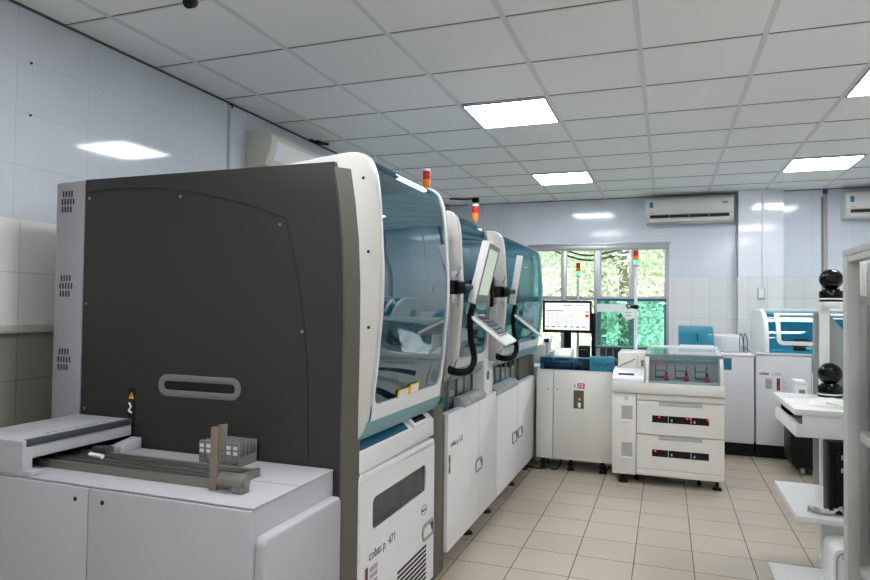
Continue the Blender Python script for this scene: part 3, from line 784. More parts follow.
# ---- swing-arm screens, keyboards and hoses -------------------------------------
def terminal(y, ya, lean, who, yaw):
    # bracket rail and knuckle
    bx = -1.0
    t = thing('screen_arm', 'grey bracket arm holding the '+who[0]+' touch screen', 'screen arm', (-1.02, ya, 1.015), 'screen arms on the machine row')
    ym, y = y, ya
    m = MB(); m.box(-1.068, -1.020, y-.022, y+.022, 1.015, 1.38, bev=.004); m.build('rail', 'alu', t)
    m = MB(); m.cyl((-1.015, y, 1.375), (-1.015, y, 1.42), .032, seg=20, bev=.003); m.cyl((-1.015, y, 1.49), (-1.015, y, 1.535), .032, seg=20, bev=.003); m.box(-1.045, -1.018, y-.02, y+.02, 1.375, 1.535); m.build('clamp', 'alu', t)
    m = MB(); m.box(-1.060, -1.040, y-.036, y+.03, 1.36, 1.55, bev=.003); m.cyl((-1.015, y, 1.42), (-1.015, y, 1.49), .030, seg=20); m.cyl((-.99, y+.004, 1.458), (-.960, y+.03, 1.458), .036, .034, seg=20, bev=.004); m.tube([(-.965, y+.03, 1.458), (-.962, y+.10, 1.46), (-.962, ym+.06, 1.465)], .016, seg=10); m.box(-.978, -.952, ym+.02, ym+.14, 1.42, 1.50, bev=.006); m.build('knuckle', 'black', t)
    m = MB(); m.tube([(-.99, y-.01, 1.512), (-.975, y-.015, 1.52), (-.960, y-.015, 1.56)], .004, seg=6); m.tube([(-.99, y-.01, 1.40), (-.975, y-.015, 1.385), (-.975, y-.015, 1.36)], .004, seg=6); m.build('lever', 'steel', t)
    y = ym
    # monitor: local frame u along the screen width, w up (leaning), n outwards
    u = Vector((-math.sin(yaw), math.cos(yaw), 0)); 
    nrm = Vector((math.cos(yaw), math.sin(yaw), 0)); w_ = (Vector((0, 0, 1))*math.cos(lean)+nrm*math.sin(lean)).normalized(); n = u.cross(w_)
    o = Vector((-.938-(.012 if y > 4 else 0), y, 1.376))        # lower near front corner
    M = Matrix(((u.x, w_.x, n.x, o.x), (u.y, w_.y, n.y, o.y), (u.z, w_.z, n.z, o.z), (0, 0, 0, 1)))
    mon = thing('touch_screen', who[1], 'monitor', tuple(o), 'touch screens on the machine row')
    W, H = .36, .33
    m = MB(); m.box(0, W, 0, H, -.042, 0, bev=.004, M=M); m.build('housing', 'shell_white', mon)
    m = MB(); m.ring([(.004, .004), (W-.004, .004), (W-.004, H-.004), (.004, H-.004)], [(.03, .05), (W-.03, .05), (W-.03, H-.03), (.03, H-.03)], 'z', -.001, .003, M=M); m.build('bezel', 'mid_grey', mon)
    m = MB(); m.box(.03, W-.03, .05, H-.03, -.001, .0012, M=M); m.build('display', 'display_green', mon)
    # keyboard tray below
    ku = u; kd = Vector((.195, 0, -.145)).normalized(); kn = kd.cross(ku)
    if kn.z < 0: kn = -kn
    ko = Vector((-.962, y, 1.320))
    K = Matrix(((kd.x, ku.x, kn.x, ko.x), (kd.y, ku.y, kn.y, ko.y), (kd.z, ku.z, kn.z, ko.z), (0, 0, 0, 1)))
    kb = thing('keyboard_tray', who[2], 'keyboard', tuple(ko), 'keyboards on the machine row')
    m = MB(); m.box(0, .25, 0, .40, -.016, 0, bev=.004, M=K); m.build('tray', 'shell_white', kb)
    m = MB(); m.box(-.05, .02, .16, .24, -.014, .0, bev=.004, M=K); m.build('hinge', 'alu', kb)
    m = MB(); m.box(.03, .19, .012, .30, 0, .010, bev=.003, M=K); m.build('keyboard', 'light_grey', kb)
    m = MB()
    for r_ in range(5):
        for c_ in range(11):
            m.box(.036+r_*.03, .036+r_*.03+.025, .018+c_*.0252, .018+c_*.0252+.021, .010, .016, bev=.002, M=K)
    m.build('keys', 'interior_dark', kb)
    # corrugated hose
    t2 = thing('cable_hose', who[3], 'hose', (-1.0, ya, 1.02), 'black hoses on the machine row')
    pts = [(-.955, y+.03, 1.37), (-.965, y+.01, 1.30), (-.955, y, 1.18), (-.938, y, 1.09), (-.950, y-.04, 1.035), (-.975, ya+.06, 1.028), (-1.0, ya+.01, 1.036), (-1.022, ya, 1.045)]
    P = catmull(pts, 26); m = MB()
    m.tube(P, lambda s: .0165+.0022*math.sin(s*2*PI*90), seg=12, smooth=False); m.build('corrugated_hose', 'rubber', t2)
    m = MB(); m.cyl((-1.025, ya, 1.046), (-1.005, ya, 1.039), .021, seg=16); m.build('hose_collar', 'black', t2)
terminal(3.20, 3.035, .235, ('nearer', 'white touch screen leaning forward on the nearer arm, display edge visible', 'white sloping keyboard tray under the nearer touch screen', 'black corrugated hose looping below the nearer touch screen'), .10)
terminal(4.20, 3.985, .15, ('farther', 'white touch screen on the farther arm, seen edge-on before the last hood', 'white sloping keyboard tray under the farther touch screen', 'black corrugated hose looping below the farther touch screen'), .235)

# ------------------------------------------------------------------ conveyor cabinet in the left foreground
CZ = .765
cab = thing('conveyor_cabinet', 'low white cabinet with conveyor on top in the left foreground', 'cabinet', (-1.9, 1.84, 0))
m = MB(); m.box(-2.40, -1.135, 1.602, 2.071, .05, CZ-.006, bev=.004); m.build('carcass', 'cab_white', cab)
m = MB(); m.box(-2.40, -1.132, 1.588, 2.0715, CZ-.006, CZ, bev=.004); m.build('top_panel', 'cab_white', cab)
m = MB(); m.box(-1.62, -1.1315, 1.835, 1.838, CZ, CZ+.0006); m.build('top_seam', 'mid_grey', cab)
for a, c in ((-2.40, -1.762), (-1.758, -1.134)):
    m = MB(); m.box(a, c, 1.580, 1.602, .06, CZ-.008, bev=.003); d = m.build('front_door', 'cab_white', cab)
    x = -1.815 if a < -2 else -1.699
    m = MB(); m.cyl((x, 1.581, .718), (x, 1.5785, .718), .0075, seg=14); m.build('lock_hole', 'slot', d)
m = MB(); m.prism([(1.605, .05), (2.07, .05), (2.07, .655), (2.055, .675), (1.62, .675), (1.605, .655)], 'x', -1.14, -1.098, bev=.010, seg=3); m.build('side_door', 'cab_white', cab)
# cover over the conveyor end
cv = thing('conveyor_cover', 'white box cover with dark edge strip over the left end of the conveyor', 'cover', (-2.22, 1.84, CZ))
m = MB(); m.box(-2.375, -2.075, 1.59, 2.0700, CZ+.096, CZ+.116, bev=.003); m.box(-2.375, -2.075, 1.592, 1.63, CZ, CZ+.098, bev=.002); m.box(-2.375, -2.33, 1.62, 2.070, CZ, CZ+.1, bev=.002); m.box(-2.088, -2.077, 1.60, 2.068, CZ+.050, CZ+.1, bev=.002); m.box(-2.09, -2.03, 1.59, 1.64, CZ, CZ+.016, bev=.003); m.build('shell', 'cab_white', cv)
m = MB(); m.box(-2.095, -2.072, 1.605, 2.068, CZ+.094, CZ+.1165, bev=.002); m.build('edge_strip', 'interior_dark', cv)
m = MB()
for k in range(9): m.box(-2.135+.003*(k % 3), -2.123+.003*(k % 3), 1.72+k*.03, 1.74+k*.03, CZ+.116, CZ+.1165)
m.build('lettering', 'brown', cv)
m = MB(); m.prism([(1.96, CZ), (2.068, CZ), (2.068, CZ+.045), (1.96, CZ+.028)], 'x', -2.075, -2.02, bev=.003); m.build('end_block', 'cab_white', cv)
# conveyor track
tr = thing('conveyor_track', 'grey metal conveyor track lying along the top of the foreground cabinet', 'conveyor', (-1.75, 1.84, CZ))
m = MB(); m.box(-2.30, -1.325, 1.705, 1.722, CZ+.0, CZ+.026, bev=.002); m.box(-2.30, -1.325, 1.872, 1.888, CZ+.0, CZ+.026, bev=.002); m.box(-2.30, -1.325, 1.72, 1.875, CZ+.004, CZ+.012); m.build('side_rails', 'track', tr)
m = MB(); m.box(-2.30, -1.325, 1.745, 1.865, CZ+.012, CZ+.018, bev=.002); m.build('belt', 'belt', tr)
for yy in (1.755, 1.785, 1.84):
    m = MB(); m.box(-2.30, -1.33, yy, yy+.006, CZ+.018, CZ+.025); m.build('guide_rail', 'steel', tr)
m = MB(); m.cyl((-1.34, 1.705, CZ+.034), (-1.243, 1.705, CZ+.034), .024, seg=24, bev=.003); m.box(-1.285, -1.243, 1.685, 1.725, CZ, CZ+.034, bev=.004); m.build('motor', 'track', tr)
m = MB(); m.cyl((-1.2435, 1.705, CZ+.034), (-1.2395, 1.705, CZ+.034), .016, seg=20); m.build('motor_cap', 'mid_grey', tr)
m = MB(); m.box(-1.335, -1.320, 1.72, 1.89, CZ, CZ+.030, bev=.003); m.build('end_plate', 'track', tr)
m = MB(); m.box(-2.06, -1.99, 1.862, 1.90, CZ+.02, CZ+.045, bev=.004); m.build('stop_gate', 'interior_dark', tr)
m = MB(); m.cyl((-2.0, 1.80, CZ+.034), (-1.93, 1.79, CZ+.034), .008); m.build('stop_pin', 'shell_white', tr)
# upright sensor post
m = MB(); m.prism([(-1.374, CZ), (-1.346, CZ), (-1.346, CZ+.203), (-1.370, CZ+.200)], 'y', 1.690, 1.700, bev=.001)
m.prism([(-1.362, CZ+.09), (-1.341, CZ+.09), (-1.323, CZ+.16), (-1.319, CZ+.212), (-1.350, CZ+.207)], 'y', 1.700, 1.708, bev=.001)
tag(m.build('sensor_plate', 'brown'), 'upright brownish metal plate standing at the end of the conveyor track', 'plate')
# tube racks
rk = thing('tube_rack', 'leftmost grey tube rack in the block beside the conveyor', 'tube rack', (-1.618, 2.0, CZ), 'grey tube racks by the conveyor')
def rack_parts(root, x):
    w = .0275
    m = MB(); m.box(x, x+w, 1.95, 2.06, CZ, CZ+.024, bev=.002); m.box(x, x+w, 1.95, 1.96, CZ, CZ+.088, bev=.0015)
    for k in range(1, 6): m.box(x, x+w, 1.95+k*.022-.005, 1.95+k*.022, CZ+.02, CZ+.086, bev=.0012)
    m.box(x, x+.004, 1.95, 2.06, CZ+.02, CZ+.036); m.box(x+w-.004, x+w, 1.95, 2.06, CZ+.02, CZ+.036); m.build('rack_body', 'mid_grey', root)
    m = MB()
    for z in (.045, .064): m.box(x+.004, x+w-.006, 1.9485, 1.9505, CZ+z, CZ+z+.012)
    m.build('label', 'paper', root)
rack_parts(rk, -1.633)
names = ['second', 'third', 'fourth', 'fifth', 'sixth']
for k in range(1, 6):
    c = copy_tree(rk); c.location.x += .0298*k
    c['label'] = names[k-1]+' grey tube rack from the left in the block beside the conveyor' if k < 5 else 'rightmost grey tube rack in the block beside the conveyor'
# ------------------------------------------------------------------ loading station in the corner
st = thing('sample_station', 'low white lab station on black feet with blue upper edge, in front of the window', 'lab machine', (-.5, 5.95, 0))
SX0, SX1, SY0, SY1, SZ = -1.03, .02, 5.40, 6.45, .83
m = MB(); m.box(SX0, -.402, SY0+.03, 5.86, .105, SZ-.005, bev=.004); m.box(SX0, SX1, 5.855, SY1, .105, SZ-.005, bev=.004); m.box(SX0+.02, -.402, SY0+.32, SY1, .0, .11); m.box(-.402, SX1, 5.87, SY1, 0, .11); m.build('body', 'white_warm', st)
for a, c in ((SX0, -.893), (-.888, -.402)):
    m = MB(); m.box(a, c, SY0, SY0+.03, .095, SZ, bev=.003); d = m.build('front_panel', 'white_warm', st)
    for xx, zz in (((-.935, .675),) if a < -1 else ((-.855, .675),)):
        m = MB(); m.cyl((xx, SY0+.001, zz), (xx, SY0-.0015, zz), .007, seg=10); m.build('lock', 'mid_grey', d)
    if a > -1:
        m = MB(); m.box(-.722, -.638, SY0-.0015, SY0+.001, .525, .675); m.build('switch_recess', 'brown_dark', d)
        m = MB(); m.box(-.685, -.662, SY0-.012, SY0-.001, .535, .575, bev=.003); m.cyl((-.672, SY0-.002, .602), (-.672, SY0-.006, .602), .010, m=1); m.build('power_switch', ['shell_white', 'yellow'], d)
        m = MB(); m.box(-.690, -.632, SY0-.0012, SY0, .692, .735, m=0); m.box(-.681, -.641, SY0-.0018, SY0-.001, .722, .727, m=1); m.box(-.681, -.672, SY0-.0018, SY0-.001, .701, .715, m=1)
        m.cyl((-.652, SY0-.0018, .708), (-.652, SY0-.001, .708), .008, m=1); m.box(-.7135, -.7105, SY0-.0012, SY0, .70, .733, m=2); m.prism([(-.721, .712), (-.712, .699), (-.703, .712)], 'y', SY0-.0012, SY0, m=2); m.build('notice_sticker', ['magenta', 'paper', 'ink'], d)
        m = MB()
        m.box(-.745, -.615, SY0-.0006, SY0+.001, .365, .3665); m.box(-.70, -.64, SY0-.0006, SY0+.001, .235, .2362); m.box(-.616, -.615, SY0-.0006, SY0+.001, .236, .366); m.build('hatch_seam', 'light_grey', d)
for x in (-.975, -.75, -.49): 
    m = MB(); m.cyl((x, SY0+.05, .02), (x, SY0+.05, .11), .015, seg=12); m.cyl((x, SY0+.05, .045), (x, SY0+.05, .058), .026, seg=12); m.cyl((x, SY0+.05, 0), (x, SY0+.05, .024), .034, .022, seg=18); m.build('foot', 'black', st)
m = MB(); m.box(SX0, -.401, SY0-.002, 5.862, SZ-.004, SZ+.008, bev=.002); m.box(-1.03, SX1, 5.861, SY1, SZ-.004, SZ+.008, bev=.002); m.build('deck', 'white_warm', st)
# blue guard along the front of the deck
m = MB(); m.box(-1.005, -.594, SY0+.01, SY0+.016, SZ+.008, SZ+.112); m.build('guard_glass', 'guard_blue', st)
m = MB(); m.box(-1.005, -.40, SY0+.005, SY0+.02, SZ+.110, SZ+.117, bev=.001); m.build('guard_rail', 'teal_strip', st)
m = MB(); m.box(-.594, -.40, SY0+.004, SY0+.12, SZ+.004, SZ+.125, bev=.004); gb = m.build('blue_panel', 'teal', st)
m = MB(); lettering(m, 'cobas pro', .040, (-.575, SY0+.0035, SZ+.058), (1, 0, 0), (0, 0, 1)); m.build('lettering', 'seam', gb)
m = MB(); m.box(-.985, -.66, SY0+.06, SY0+.20, SZ+.008, SZ+.07, bev=.006); m.box(-.985, -.66, SY0+.05, SY0+.06, SZ+.03, SZ+.045); m.build('drawer_tray', 'teal_deep', st)
m = MB(); m.box(-.655, -.60, SY0+.04, SY0+.2, SZ+.008, SZ+.10, bev=.004); m.build('dark_block', 'interior_dark', st)
# raised module at the back with a see-through blue lid
m = MB(); m.box(-.60, .02, 6.02, 6.40, SZ+.008, SZ+.05, bev=.004); m.box(-.60, .02, 6.36, 6.40, SZ+.05, 1.0); m.box(-.61, .02, 5.99, 6.03, .995, 1.02, bev=.003); m.build('rear_module', 'interior_dark', st)
m = MB(); m.box(-.596, .0, 5.995, 6.003, 1.02, 1.445, bev=.002); lid = m.build('lid_panel', 'teal_acrylic', st)
m = MB(); m.box(-.600, .02, 5.985, 6.01, 1.005, 1.022, bev=.002); m.build('lid_edge', 'teal_strip', lid)
m = MB(); m.box(-.60, .0, 5.993, 5.9945, 1.425, 1.445); m.build('lid_top_band', 'teal_deep', lid)
m = MB(); m.box(-.596, -.350, 5.9915, 5.994, 1.325, 1.397); m.build('title_strip', 'film', lid)
m = MB(); m.cyl((-.315, 5.9905, 1.325), (-.315, 5.994, 1.325), .066, seg=32); lab = m.build('round_label', 'film', lid)
m = MB(); m.prism([(-.345, 1.378), (-.32, 1.40), (-.285, 1.385), (-.305, 1.358), (-.325, 1.352)], 'y', 5.9885, 5.9905, m=0); m.prism([(-.322, 1.383), (-.308, 1.388), (-.306, 1.374), (-.318, 1.370)], 'y', 5.988, 5.9887, m=2)
m.box(-.345, -.285, 5.9892, 5.9905, 1.318, 1.323, m=1); m.box(-.335, -.295, 5.9892, 5.9905, 1.292, 1.300, m=1); m.build('green_emblem', ['green', 'light_grey', 'paper'], lab)
for k, x in enumerate((-.56, -.50, -.41, -.345, -.28, -.215, -.15, -.09)):
    m = MB(); h = .11 if k % 2 == 0 else .075
    m.box(x, x+.045, 5.98, 6.04, SZ+.008, SZ+.05+h*.3, bev=.003, m=0); m.box(x+.008, x+.04, 5.975, 5.982, SZ+.06, SZ+.06+h*.5, m=1); m.cyl((x+.05, 5.98, SZ+.01), (x+.05, 5.98, SZ+.16), .005, m=2)
    m.build('rack_gripper', ['black', 'light_grey' if k % 2 else 'interior_dark', 'steel'], st)

# second raised module, behind the farthest hood
m = MB(); m.box(-1.95, -1.045, 5.66, SY1, .0, SZ+.008, bev=.004); m.box(-1.9, -1.08, 6.02, 6.40, SZ+.008, 1.0, bev=.004); m.build('side_module', 'white_warm', st)
m = MB(); m.box(-1.86, -1.14, 5.995, 6.003, 1.02, 1.445, bev=.002); lid2 = m.build('lid_panel', 'teal_acrylic', st)
m = MB(); m.box(-1.86, -1.25, 5.9915, 5.994, 1.325, 1.397); m.build('title_strip', 'film', lid2)
m = MB(); m.cyl((-1.215, 5.9905, 1.325), (-1.215, 5.994, 1.325), .066, seg=32); m.build('round_label', 'film', lid2)
m = MB(); m.prism([(-1.245, 1.378), (-1.22, 1.40), (-1.185, 1.385), (-1.205, 1.358), (-1.225, 1.352)], 'y', 5.9885, 5.9905); m.build('green_emblem', 'green', lid2)

# monitor on the station
mo = thing('computer_monitor', 'black-framed flat monitor showing a results table, before the window', 'monitor', (-.895, 6.2, SZ+.008))
m = MB(); m.ring([(-1.128, 1.118), (-.664, 1.118), (-.664, 1.427), (-1.128, 1.427)], [(-1.106, 1.146), (-.683, 1.146), (-.683, 1.404), (-1.106, 1.404)], 'y', 6.19, 6.215, bev=.002); m.box(-1.12, -.67, 6.205, 6.235, 1.125, 1.42, bev=.006); m.build('housing', 'black', mo)
m = MB(); m.box(-1.107, -.682, 6.196, 6.206, 1.145, 1.405); scr = m.build('display', 'display', mo)
m = MB(); rnd = random.Random(4)
m.box(-.93, -.85, 6.1955, 6.1962, 1.378, 1.384); m.box(-.80, -.74, 6.1955, 6.1962, 1.378, 1.384, m=1)
m.box(-1.10, -.69, 6.1955, 6.1962, 1.352, 1.3535, m=1); m.box(-1.10, -.93, 6.1952, 6.1962, 1.325, 1.332)
for r_ in range(9):
    z = 1.312-.015*r_
    for c_ in range(6):
        if rnd.random() < .75: m.box(-1.09+.045*c_, -1.09+.045*c_+rnd.uniform(.012, .03), 6.1955, 6.1962, z, z+.0045, m=1)
for c_ in range(7): m.box(-1.10+.0575*c_, -1.10+.0575*c_+.035, 6.1955, 6.1962, 1.170, 1.180, m=0 if c_ % 2 else 1)
m.box(-.725, -.69, 6.1955, 6.1962, 1.315, 1.325, m=2); m.box(-.725, -.69, 6.1955, 6.1962, 1.27, 1.295, m=2)
m.build('screen_table', ['ink', 'light_grey', 'orange'], scr)
m = MB(); m.box(-.93, -.86, 6.235, 6.26, SZ+.02, 1.30, bev=.004); m.box(-1.0, -.79, 6.16, 6.34, SZ+.008, SZ+.024, bev=.004); m.build('stand', 'black', mo)
m = MB(); m.box(-.668, -.634, 6.22, 6.36, SZ+.008, 1.31, bev=.004); tag(m.build('computer_tower', 'black'), 'slim upright black computer beside the monitor on the station', 'computer')
m = MB(); m.box(-.765, -.672, 6.03, 6.18, SZ+.008, 1.005, bev=.004); m.box(-.755, -.682, 6.028, 6.031, .97, .975, m=1); tag(m.build('computer_box', ['black', 'mid_grey']), 'squat black box below the right edge of the station monitor', 'computer')
pr_ = thing('label_printer', 'white label printer with grey opening under the station monitor', 'printer', (-.87, 5.9, SZ+.008))
m = MB(); m.prism([(5.78, SZ+.008), (6.02, SZ+.008), (6.02, .985), (5.88, .985), (5.78, .93)], 'x', -.955, -.80, bev=.006); m.build('housing', 'shell_white', pr_)
m = MB(); m.box(-.94, -.815, 5.776, 5.782, .885, .91); m.build('paper_slot', 'interior_dark', pr_)
m = MB(); m.box(-.955, -.78, 5.70, 5.775, SZ+.012, SZ+.05, bev=.004); m.build('front_tray', 'light_grey', pr_)
pr2 = thing('desk_printer', 'grey and white printer left of the label printer by the station corner', 'printer', (-1.0, 6.0, SZ+.008))
m = MB(); m.box(-1.02, -.962, 5.80, 6.1, SZ+.008, .96, bev=.006); m.build('housing', 'light_grey', pr2)
m = MB(); m.box(-1.005, -.97, 5.796, 5.802, .89, .92); m.build('display', 'interior_dark', pr2)
m = MB(); m.box(-1.01, -.68, 5.62, 5.69, SZ+.008, SZ+.03, bev=.004)
for k in range(12): m.box(-1.0+k*.026, -.98+k*.026, 5.63, 5.68, SZ+.03, SZ+.036, bev=.001, m=1)
tag(m.build('keyboard', ['shell_white', 'light_grey']), 'white flat keyboard lying on the station deck', 'keyboard')
sc = thing('barcode_scanner', 'white hand scanner on its stand at the left end of the station', 'scanner', (-.965, 5.50, SZ+.008))
m = MB(); m.lathe((-.965, 5.56, SZ+.008), [(.035, 0), (.035, .012), (.01, .02), (.009, .20)]); m.build('stand', 'light_grey', sc)
m = MB(); m.box(-.995, -.935, 5.49, 5.60, 1.05, 1.10, bev=.012); m.prism([(-.985, 1.05), (-.955, 1.05), (-.950, .95), (-.972, .94)], 'y', 5.54, 5.57, bev=.004); m.build('scanner_head', 'shell_white', sc)
m = MB(); m.box(-.985, -.945, 5.487, 5.491, 1.06, 1.09); m.build('scan_window', 'black', sc)
m = MB(); m.tube([(-.96, 5.57, .95), (-.93, 5.60, .90), (-.92, 5.62, .85), (-.93, 5.7, SZ+.014)], .005, seg=6); m.build('cord', 'black', sc)

def tall_light(x, y, z1, lb):
    t = thing('signal_light', lb, 'signal light', (x, y, SZ+.008), 'signal tower lights')
    z0 = SZ+.008
    m = MB(); m.lathe((x, y, z0), [(.035, 0), (.035, .01), (.0145, .016), (.0135, z1-z0)], seg=16); m.build('pole', 'shell_white', t)
    z = z1
    for nm, mat, h in (('collar', 'alu', .02), ('green_lens', 'led_green', .036), ('amber_lens', 'orange', .036), ('red_lens', 'red', .05)):
        m = MB(); m.cyl((x, y, z), (x, y, z+h), .021, seg=20, bev=.002); m.build(nm, mat, t); z += h
    return t
t = tall_light(-.246, 5.75, 1.72, 'red amber green signal light on a tall white pole right of the blue lid panel')
m = MB(); m.cyl((-.246, 5.75, 1.355), (-.246, 5.75, 1.39), .022, seg=16); m.box(-.29, -.25, 5.735, 5.765, 1.36, 1.385, bev=.004); m.build('clamp', 'black', t)
tall_light(-.815, 6.38, 1.66, 'red amber green signal light on a thin pole behind the station monitor')

# ------------------------------------------------------------------ rack loader with two drawers
ld = thing('rack_loader', 'white two-drawer rack loader with clear case on top', 'lab machine', (0, 5.5, 0))
LX0, LX1, LY0, LY1 = -.395, .408, 5.20, 5.84
m = MB(); m.box(LX0+.003, LX1-.003, LY0+.022, LY1, .085, .785, bev=.004); m.build('body', 'white_warm', ld)
m = MB(); m.box(LX0-.003, LX1+.003, LY0-.012, LY1, .705, .785, bev=.006); m.build('top_band', 'white_warm', ld)
m = MB(); m.box(LX0, -.218, LY0, LY0+.022, .075, .700, bev=.003); dr = m.build('side_door', 'white_warm', ld)
m = MB(); m.ring(rrect(-.306, -.276, .648, .676, .003, 2), rrect(-.302, -.280, .652, .672, .002, 2), 'y', LY0-.002, LY0+.001); m.box(-.303, -.279, LY0-.0005, LY0+.001, .651, .673); m.build('button', 'light_grey', dr)
for zc in (.545, .26):
    m = MB(); m.box(-.325, -.243, LY0-.001, LY0+.001, zc-.05, zc+.06, m=0); m.box(-.325, -.243, LY0-.006, LY0+.001, zc-.062, zc-.048, bev=.002, m=1)
    for k in range(6): m.box(-.318, -.25, LY0-.0016, LY0, zc-.035+k*.015, zc-.031+k*.015, m=2)
    m.build('vent_grille', ['light_grey', 'shell_white', 'column_grey'], dr)
m = MB(); m.box(-.212, LX1, LY0, LY0+.022, .655, .700, bev=.003); m.build('upper_strip', 'white_warm', ld)
m = MB(); m.box(-.212, LX1, LY0, LY0+.022, .080, .128, bev=.003); m.build('lower_strip', 'white_warm', ld)
for z0, z1, leds in ((.397, .650, ((.13, 1), (.62, 1), (.68, 1), (.98, 1))), (.133, .390, ((.06, 1),))):
    m = MB(); wx0, wx1, wz0, wz1 = -.10, .303, z1-.163, z1-.107
    for (a, c, e, f) in ((-.212, LX1, z0, wz0), (-.212, LX1, wz1, z1-.034), (-.212, wx0, wz0, wz1), (wx1, LX1, wz0, wz1), (-.212, -.05, z1-.034, z1), (.255, LX1, z1-.034, z1)):
        m.box(a, c, LY0, LY0+.022, e, f)
    m.box(-.05, .255, LY0+.012, LY0+.022, z1-.036, z1)
    d = m.build('drawer', 'white_warm', ld)
    m = MB(); m.box(-.05, .255, LY0+.004, LY0+.013, z1-.034, z1-.006, bev=.003); m.build('drawer_pull', 'light_grey', d)
    m = MB(); m.box(wx0, wx1, LY0+.010, LY0+.013, wz0, wz1); m.build('drawer_window', 'gloss_black', d)
    for s, _ in leds:
        x = wx0+(wx1-wx0)*s
        m = MB(); m.box(x-.006, x+.006, LY0+.006, LY0+.0102, wz1-.018, wz1-.008); m.build('indicator', 'led_red', d)
    for s in (.30, .70):
        x = wx0+(wx1-wx0)*s
        m = MB(); m.box(x-.005, x-.001, LY0+.008, LY0+.0102, wz0+.004, wz1-.004); m.box(x+.016, x+.026, LY0+.008, LY0+.0102, wz0+.012, wz0+.03); m.build('window_divider', 'interior', d)
for x, y in ((-.315, 5.26), (.365, 5.29), (-.315, 5.78), (.365, 5.78)):
    m = MB(); m.cyl((x, y, .02), (x, y, .09), .013, seg=12); m.cyl((x, y, 0), (x, y, .022), .038, .026, seg=18); m.build('foot', 'black', ld)
for x in (-.22, .24):
    m = MB(); m.cyl((x-.015, 5.36, .045), (x+.015, 5.36, .045), .045, seg=18, bev=.005); m.box(x-.02, x+.02, 5.34, 5.38, .05, .09); m.build('caster', 'black', ld)
m = MB(); m.box(-.03, .14, 5.30, 5.5, .055, .085, bev=.004); m.build('under_tray', 'black', ld)
# console and box on the left of the top
m = MB(); m.prism([(LY0-.005, .785), (LY0+.20, .785), (LY0+.20, .885), (LY0+.10, .868), (LY0-.002, .815)], 'x', LX0, -.158, bev=.005); cn = m.build('console', 'shell_white', ld)
ang = math.atan2(.868-.815, .102)
Mx = Matrix.Translation((0, LY0+.049, .8415)) @ Matrix.Rotation(ang, 4, 'X')
m = MB(); m.box(-.355, -.235, -.012, .014, -.001, .002, M=Mx); m.build('card_slot', 'seam', cn)
m = MB(); m.box(-.20, -.178, -.01, .012, 0, .003, M=Mx, bev=.001); m.build('button', 'paper', cn)
m = MB(); m.box(-.366, -.150, LY0+.17, LY1-.02, .785, 1.005, bev=.006); bx_ = m.build('reader_box', 'white_warm', ld)
m = MB(); m.prism([(-.36, .885), (-.36, .892), (-.235, .96), (-.228, .956)], 'y', LY0+.165, LY0+.171); m.box(-.215, -.213, LY0+.167, LY0+.171, .86, .99); m.box(-.36, -.215, LY0+.167, LY0+.171, .868, .871); m.box(-.19, -.165, LY0+.166, LY0+.171, .93, .945, m=0); m.build('box_seam', 'mid_grey', bx_)
m = MB(); m.box(-.183, -.172, LY0+.163, LY0+.170, .90, .925, bev=.002); m.build('latch', 'interior_dark', bx_)
# transparent case
m = MB(); m.prism([(LY0+.01, .785), (LY1-.02, .785), (LY1-.02, 1.035), (LY0+.20, 1.01), (LY0+.09, .995), (LY0+.03, .93)], 'x', -.150, -.126, bev=.004); m.build('case_side', 'white_warm', ld)
m = MB(); m.prism([(LY0+.01, .785), (LY1-.02, .785), (LY1-.02, 1.035), (LY0+.20, 1.01), (LY0+.09, .995), (LY0+.03, .93)], 'x', .380, .404, bev=.004); m.build('case_side', 'white_warm', ld)
m = MB(); m.prism([(LY0+.02, .79), (LY0+.026, .79), (LY0+.096, .99), (LY0+.09, .99)], 'x', -.126, .380); m.build('front_pane', 'case_glass', ld)
m = MB(); m.prism([(LY0+.09, .996), (LY1-.03, 1.034), (LY1-.03, 1.039), (LY0+.09, 1.001)], 'x', -.140, .39); m.build('lid_pane', 'case_glass', ld)
m = MB(); m.box(-.156, .410, LY0+.078, LY0+.105, .984, 1.008, bev=.004); m.build('front_bar', 'mid_grey', ld)
m = MB(); m.box(-.150, .404, LY1-.045, LY1-.02, 1.028, 1.048, bev=.004); m.build('rear_bar', 'shell_white', ld)
for xx in (-.148, .396):
    m = MB(); m.prism([(LY0+.09, .996), (LY1-.03, 1.034), (LY1-.03, 1.044), (LY0+.09, 1.006)], 'x', xx, xx+.012); m.build('lid_rail', 'light_grey', ld)
m = MB(); m.box(-.126, .380, LY0+.26, LY0+.27, .79, .945, m=0); m.box(-.126, .38, LY0+.27, LY1-.03, .94, .95, m=0); m.box(-.126, .38, LY0+.03, LY0+.26, .786, .80, m=0)
bw = m.build('rack_bay', 'light_grey', ld)
m = MB(); m.box(-.126, .380, LY0+.245, LY0+.26, .945, .99); m.build('upper_rail', 'teal_strip', ld)
for k in range(3):
    x = -.078+.146*k
    m = MB(); y = LY0+.20
    for dx in (0, .082): m.box(x+dx-.003, x+dx+.003, y, y+.01, .82, .915)
    m.box(x, x+.082, y, y+.01, .868, .874); m.box(x-.004, x+.086, y-.04, y+.03, .815, .823); m.build('rack_bracket', 'black', ld)
    m = MB(); m.box(x+.062, x+.098, LY0+.10, LY0+.15, .80, .845, bev=.004, m=0); m.box(x+.07, x+.09, LY0+.11, LY0+.14, .845, .87, bev=.003, m=1); m.box(x+.068, x+.092, LY0+.098, LY0+.101, .81, .83, m=2); m.build('rack_lock', ['smoke_red', 'black', 'maroon'], ld)
    if k:
        m = MB(); m.box(x-.028, x-.024, LY0+.24, LY0+.262, .80, .985); m.build('bay_divider', 'light_grey', ld)
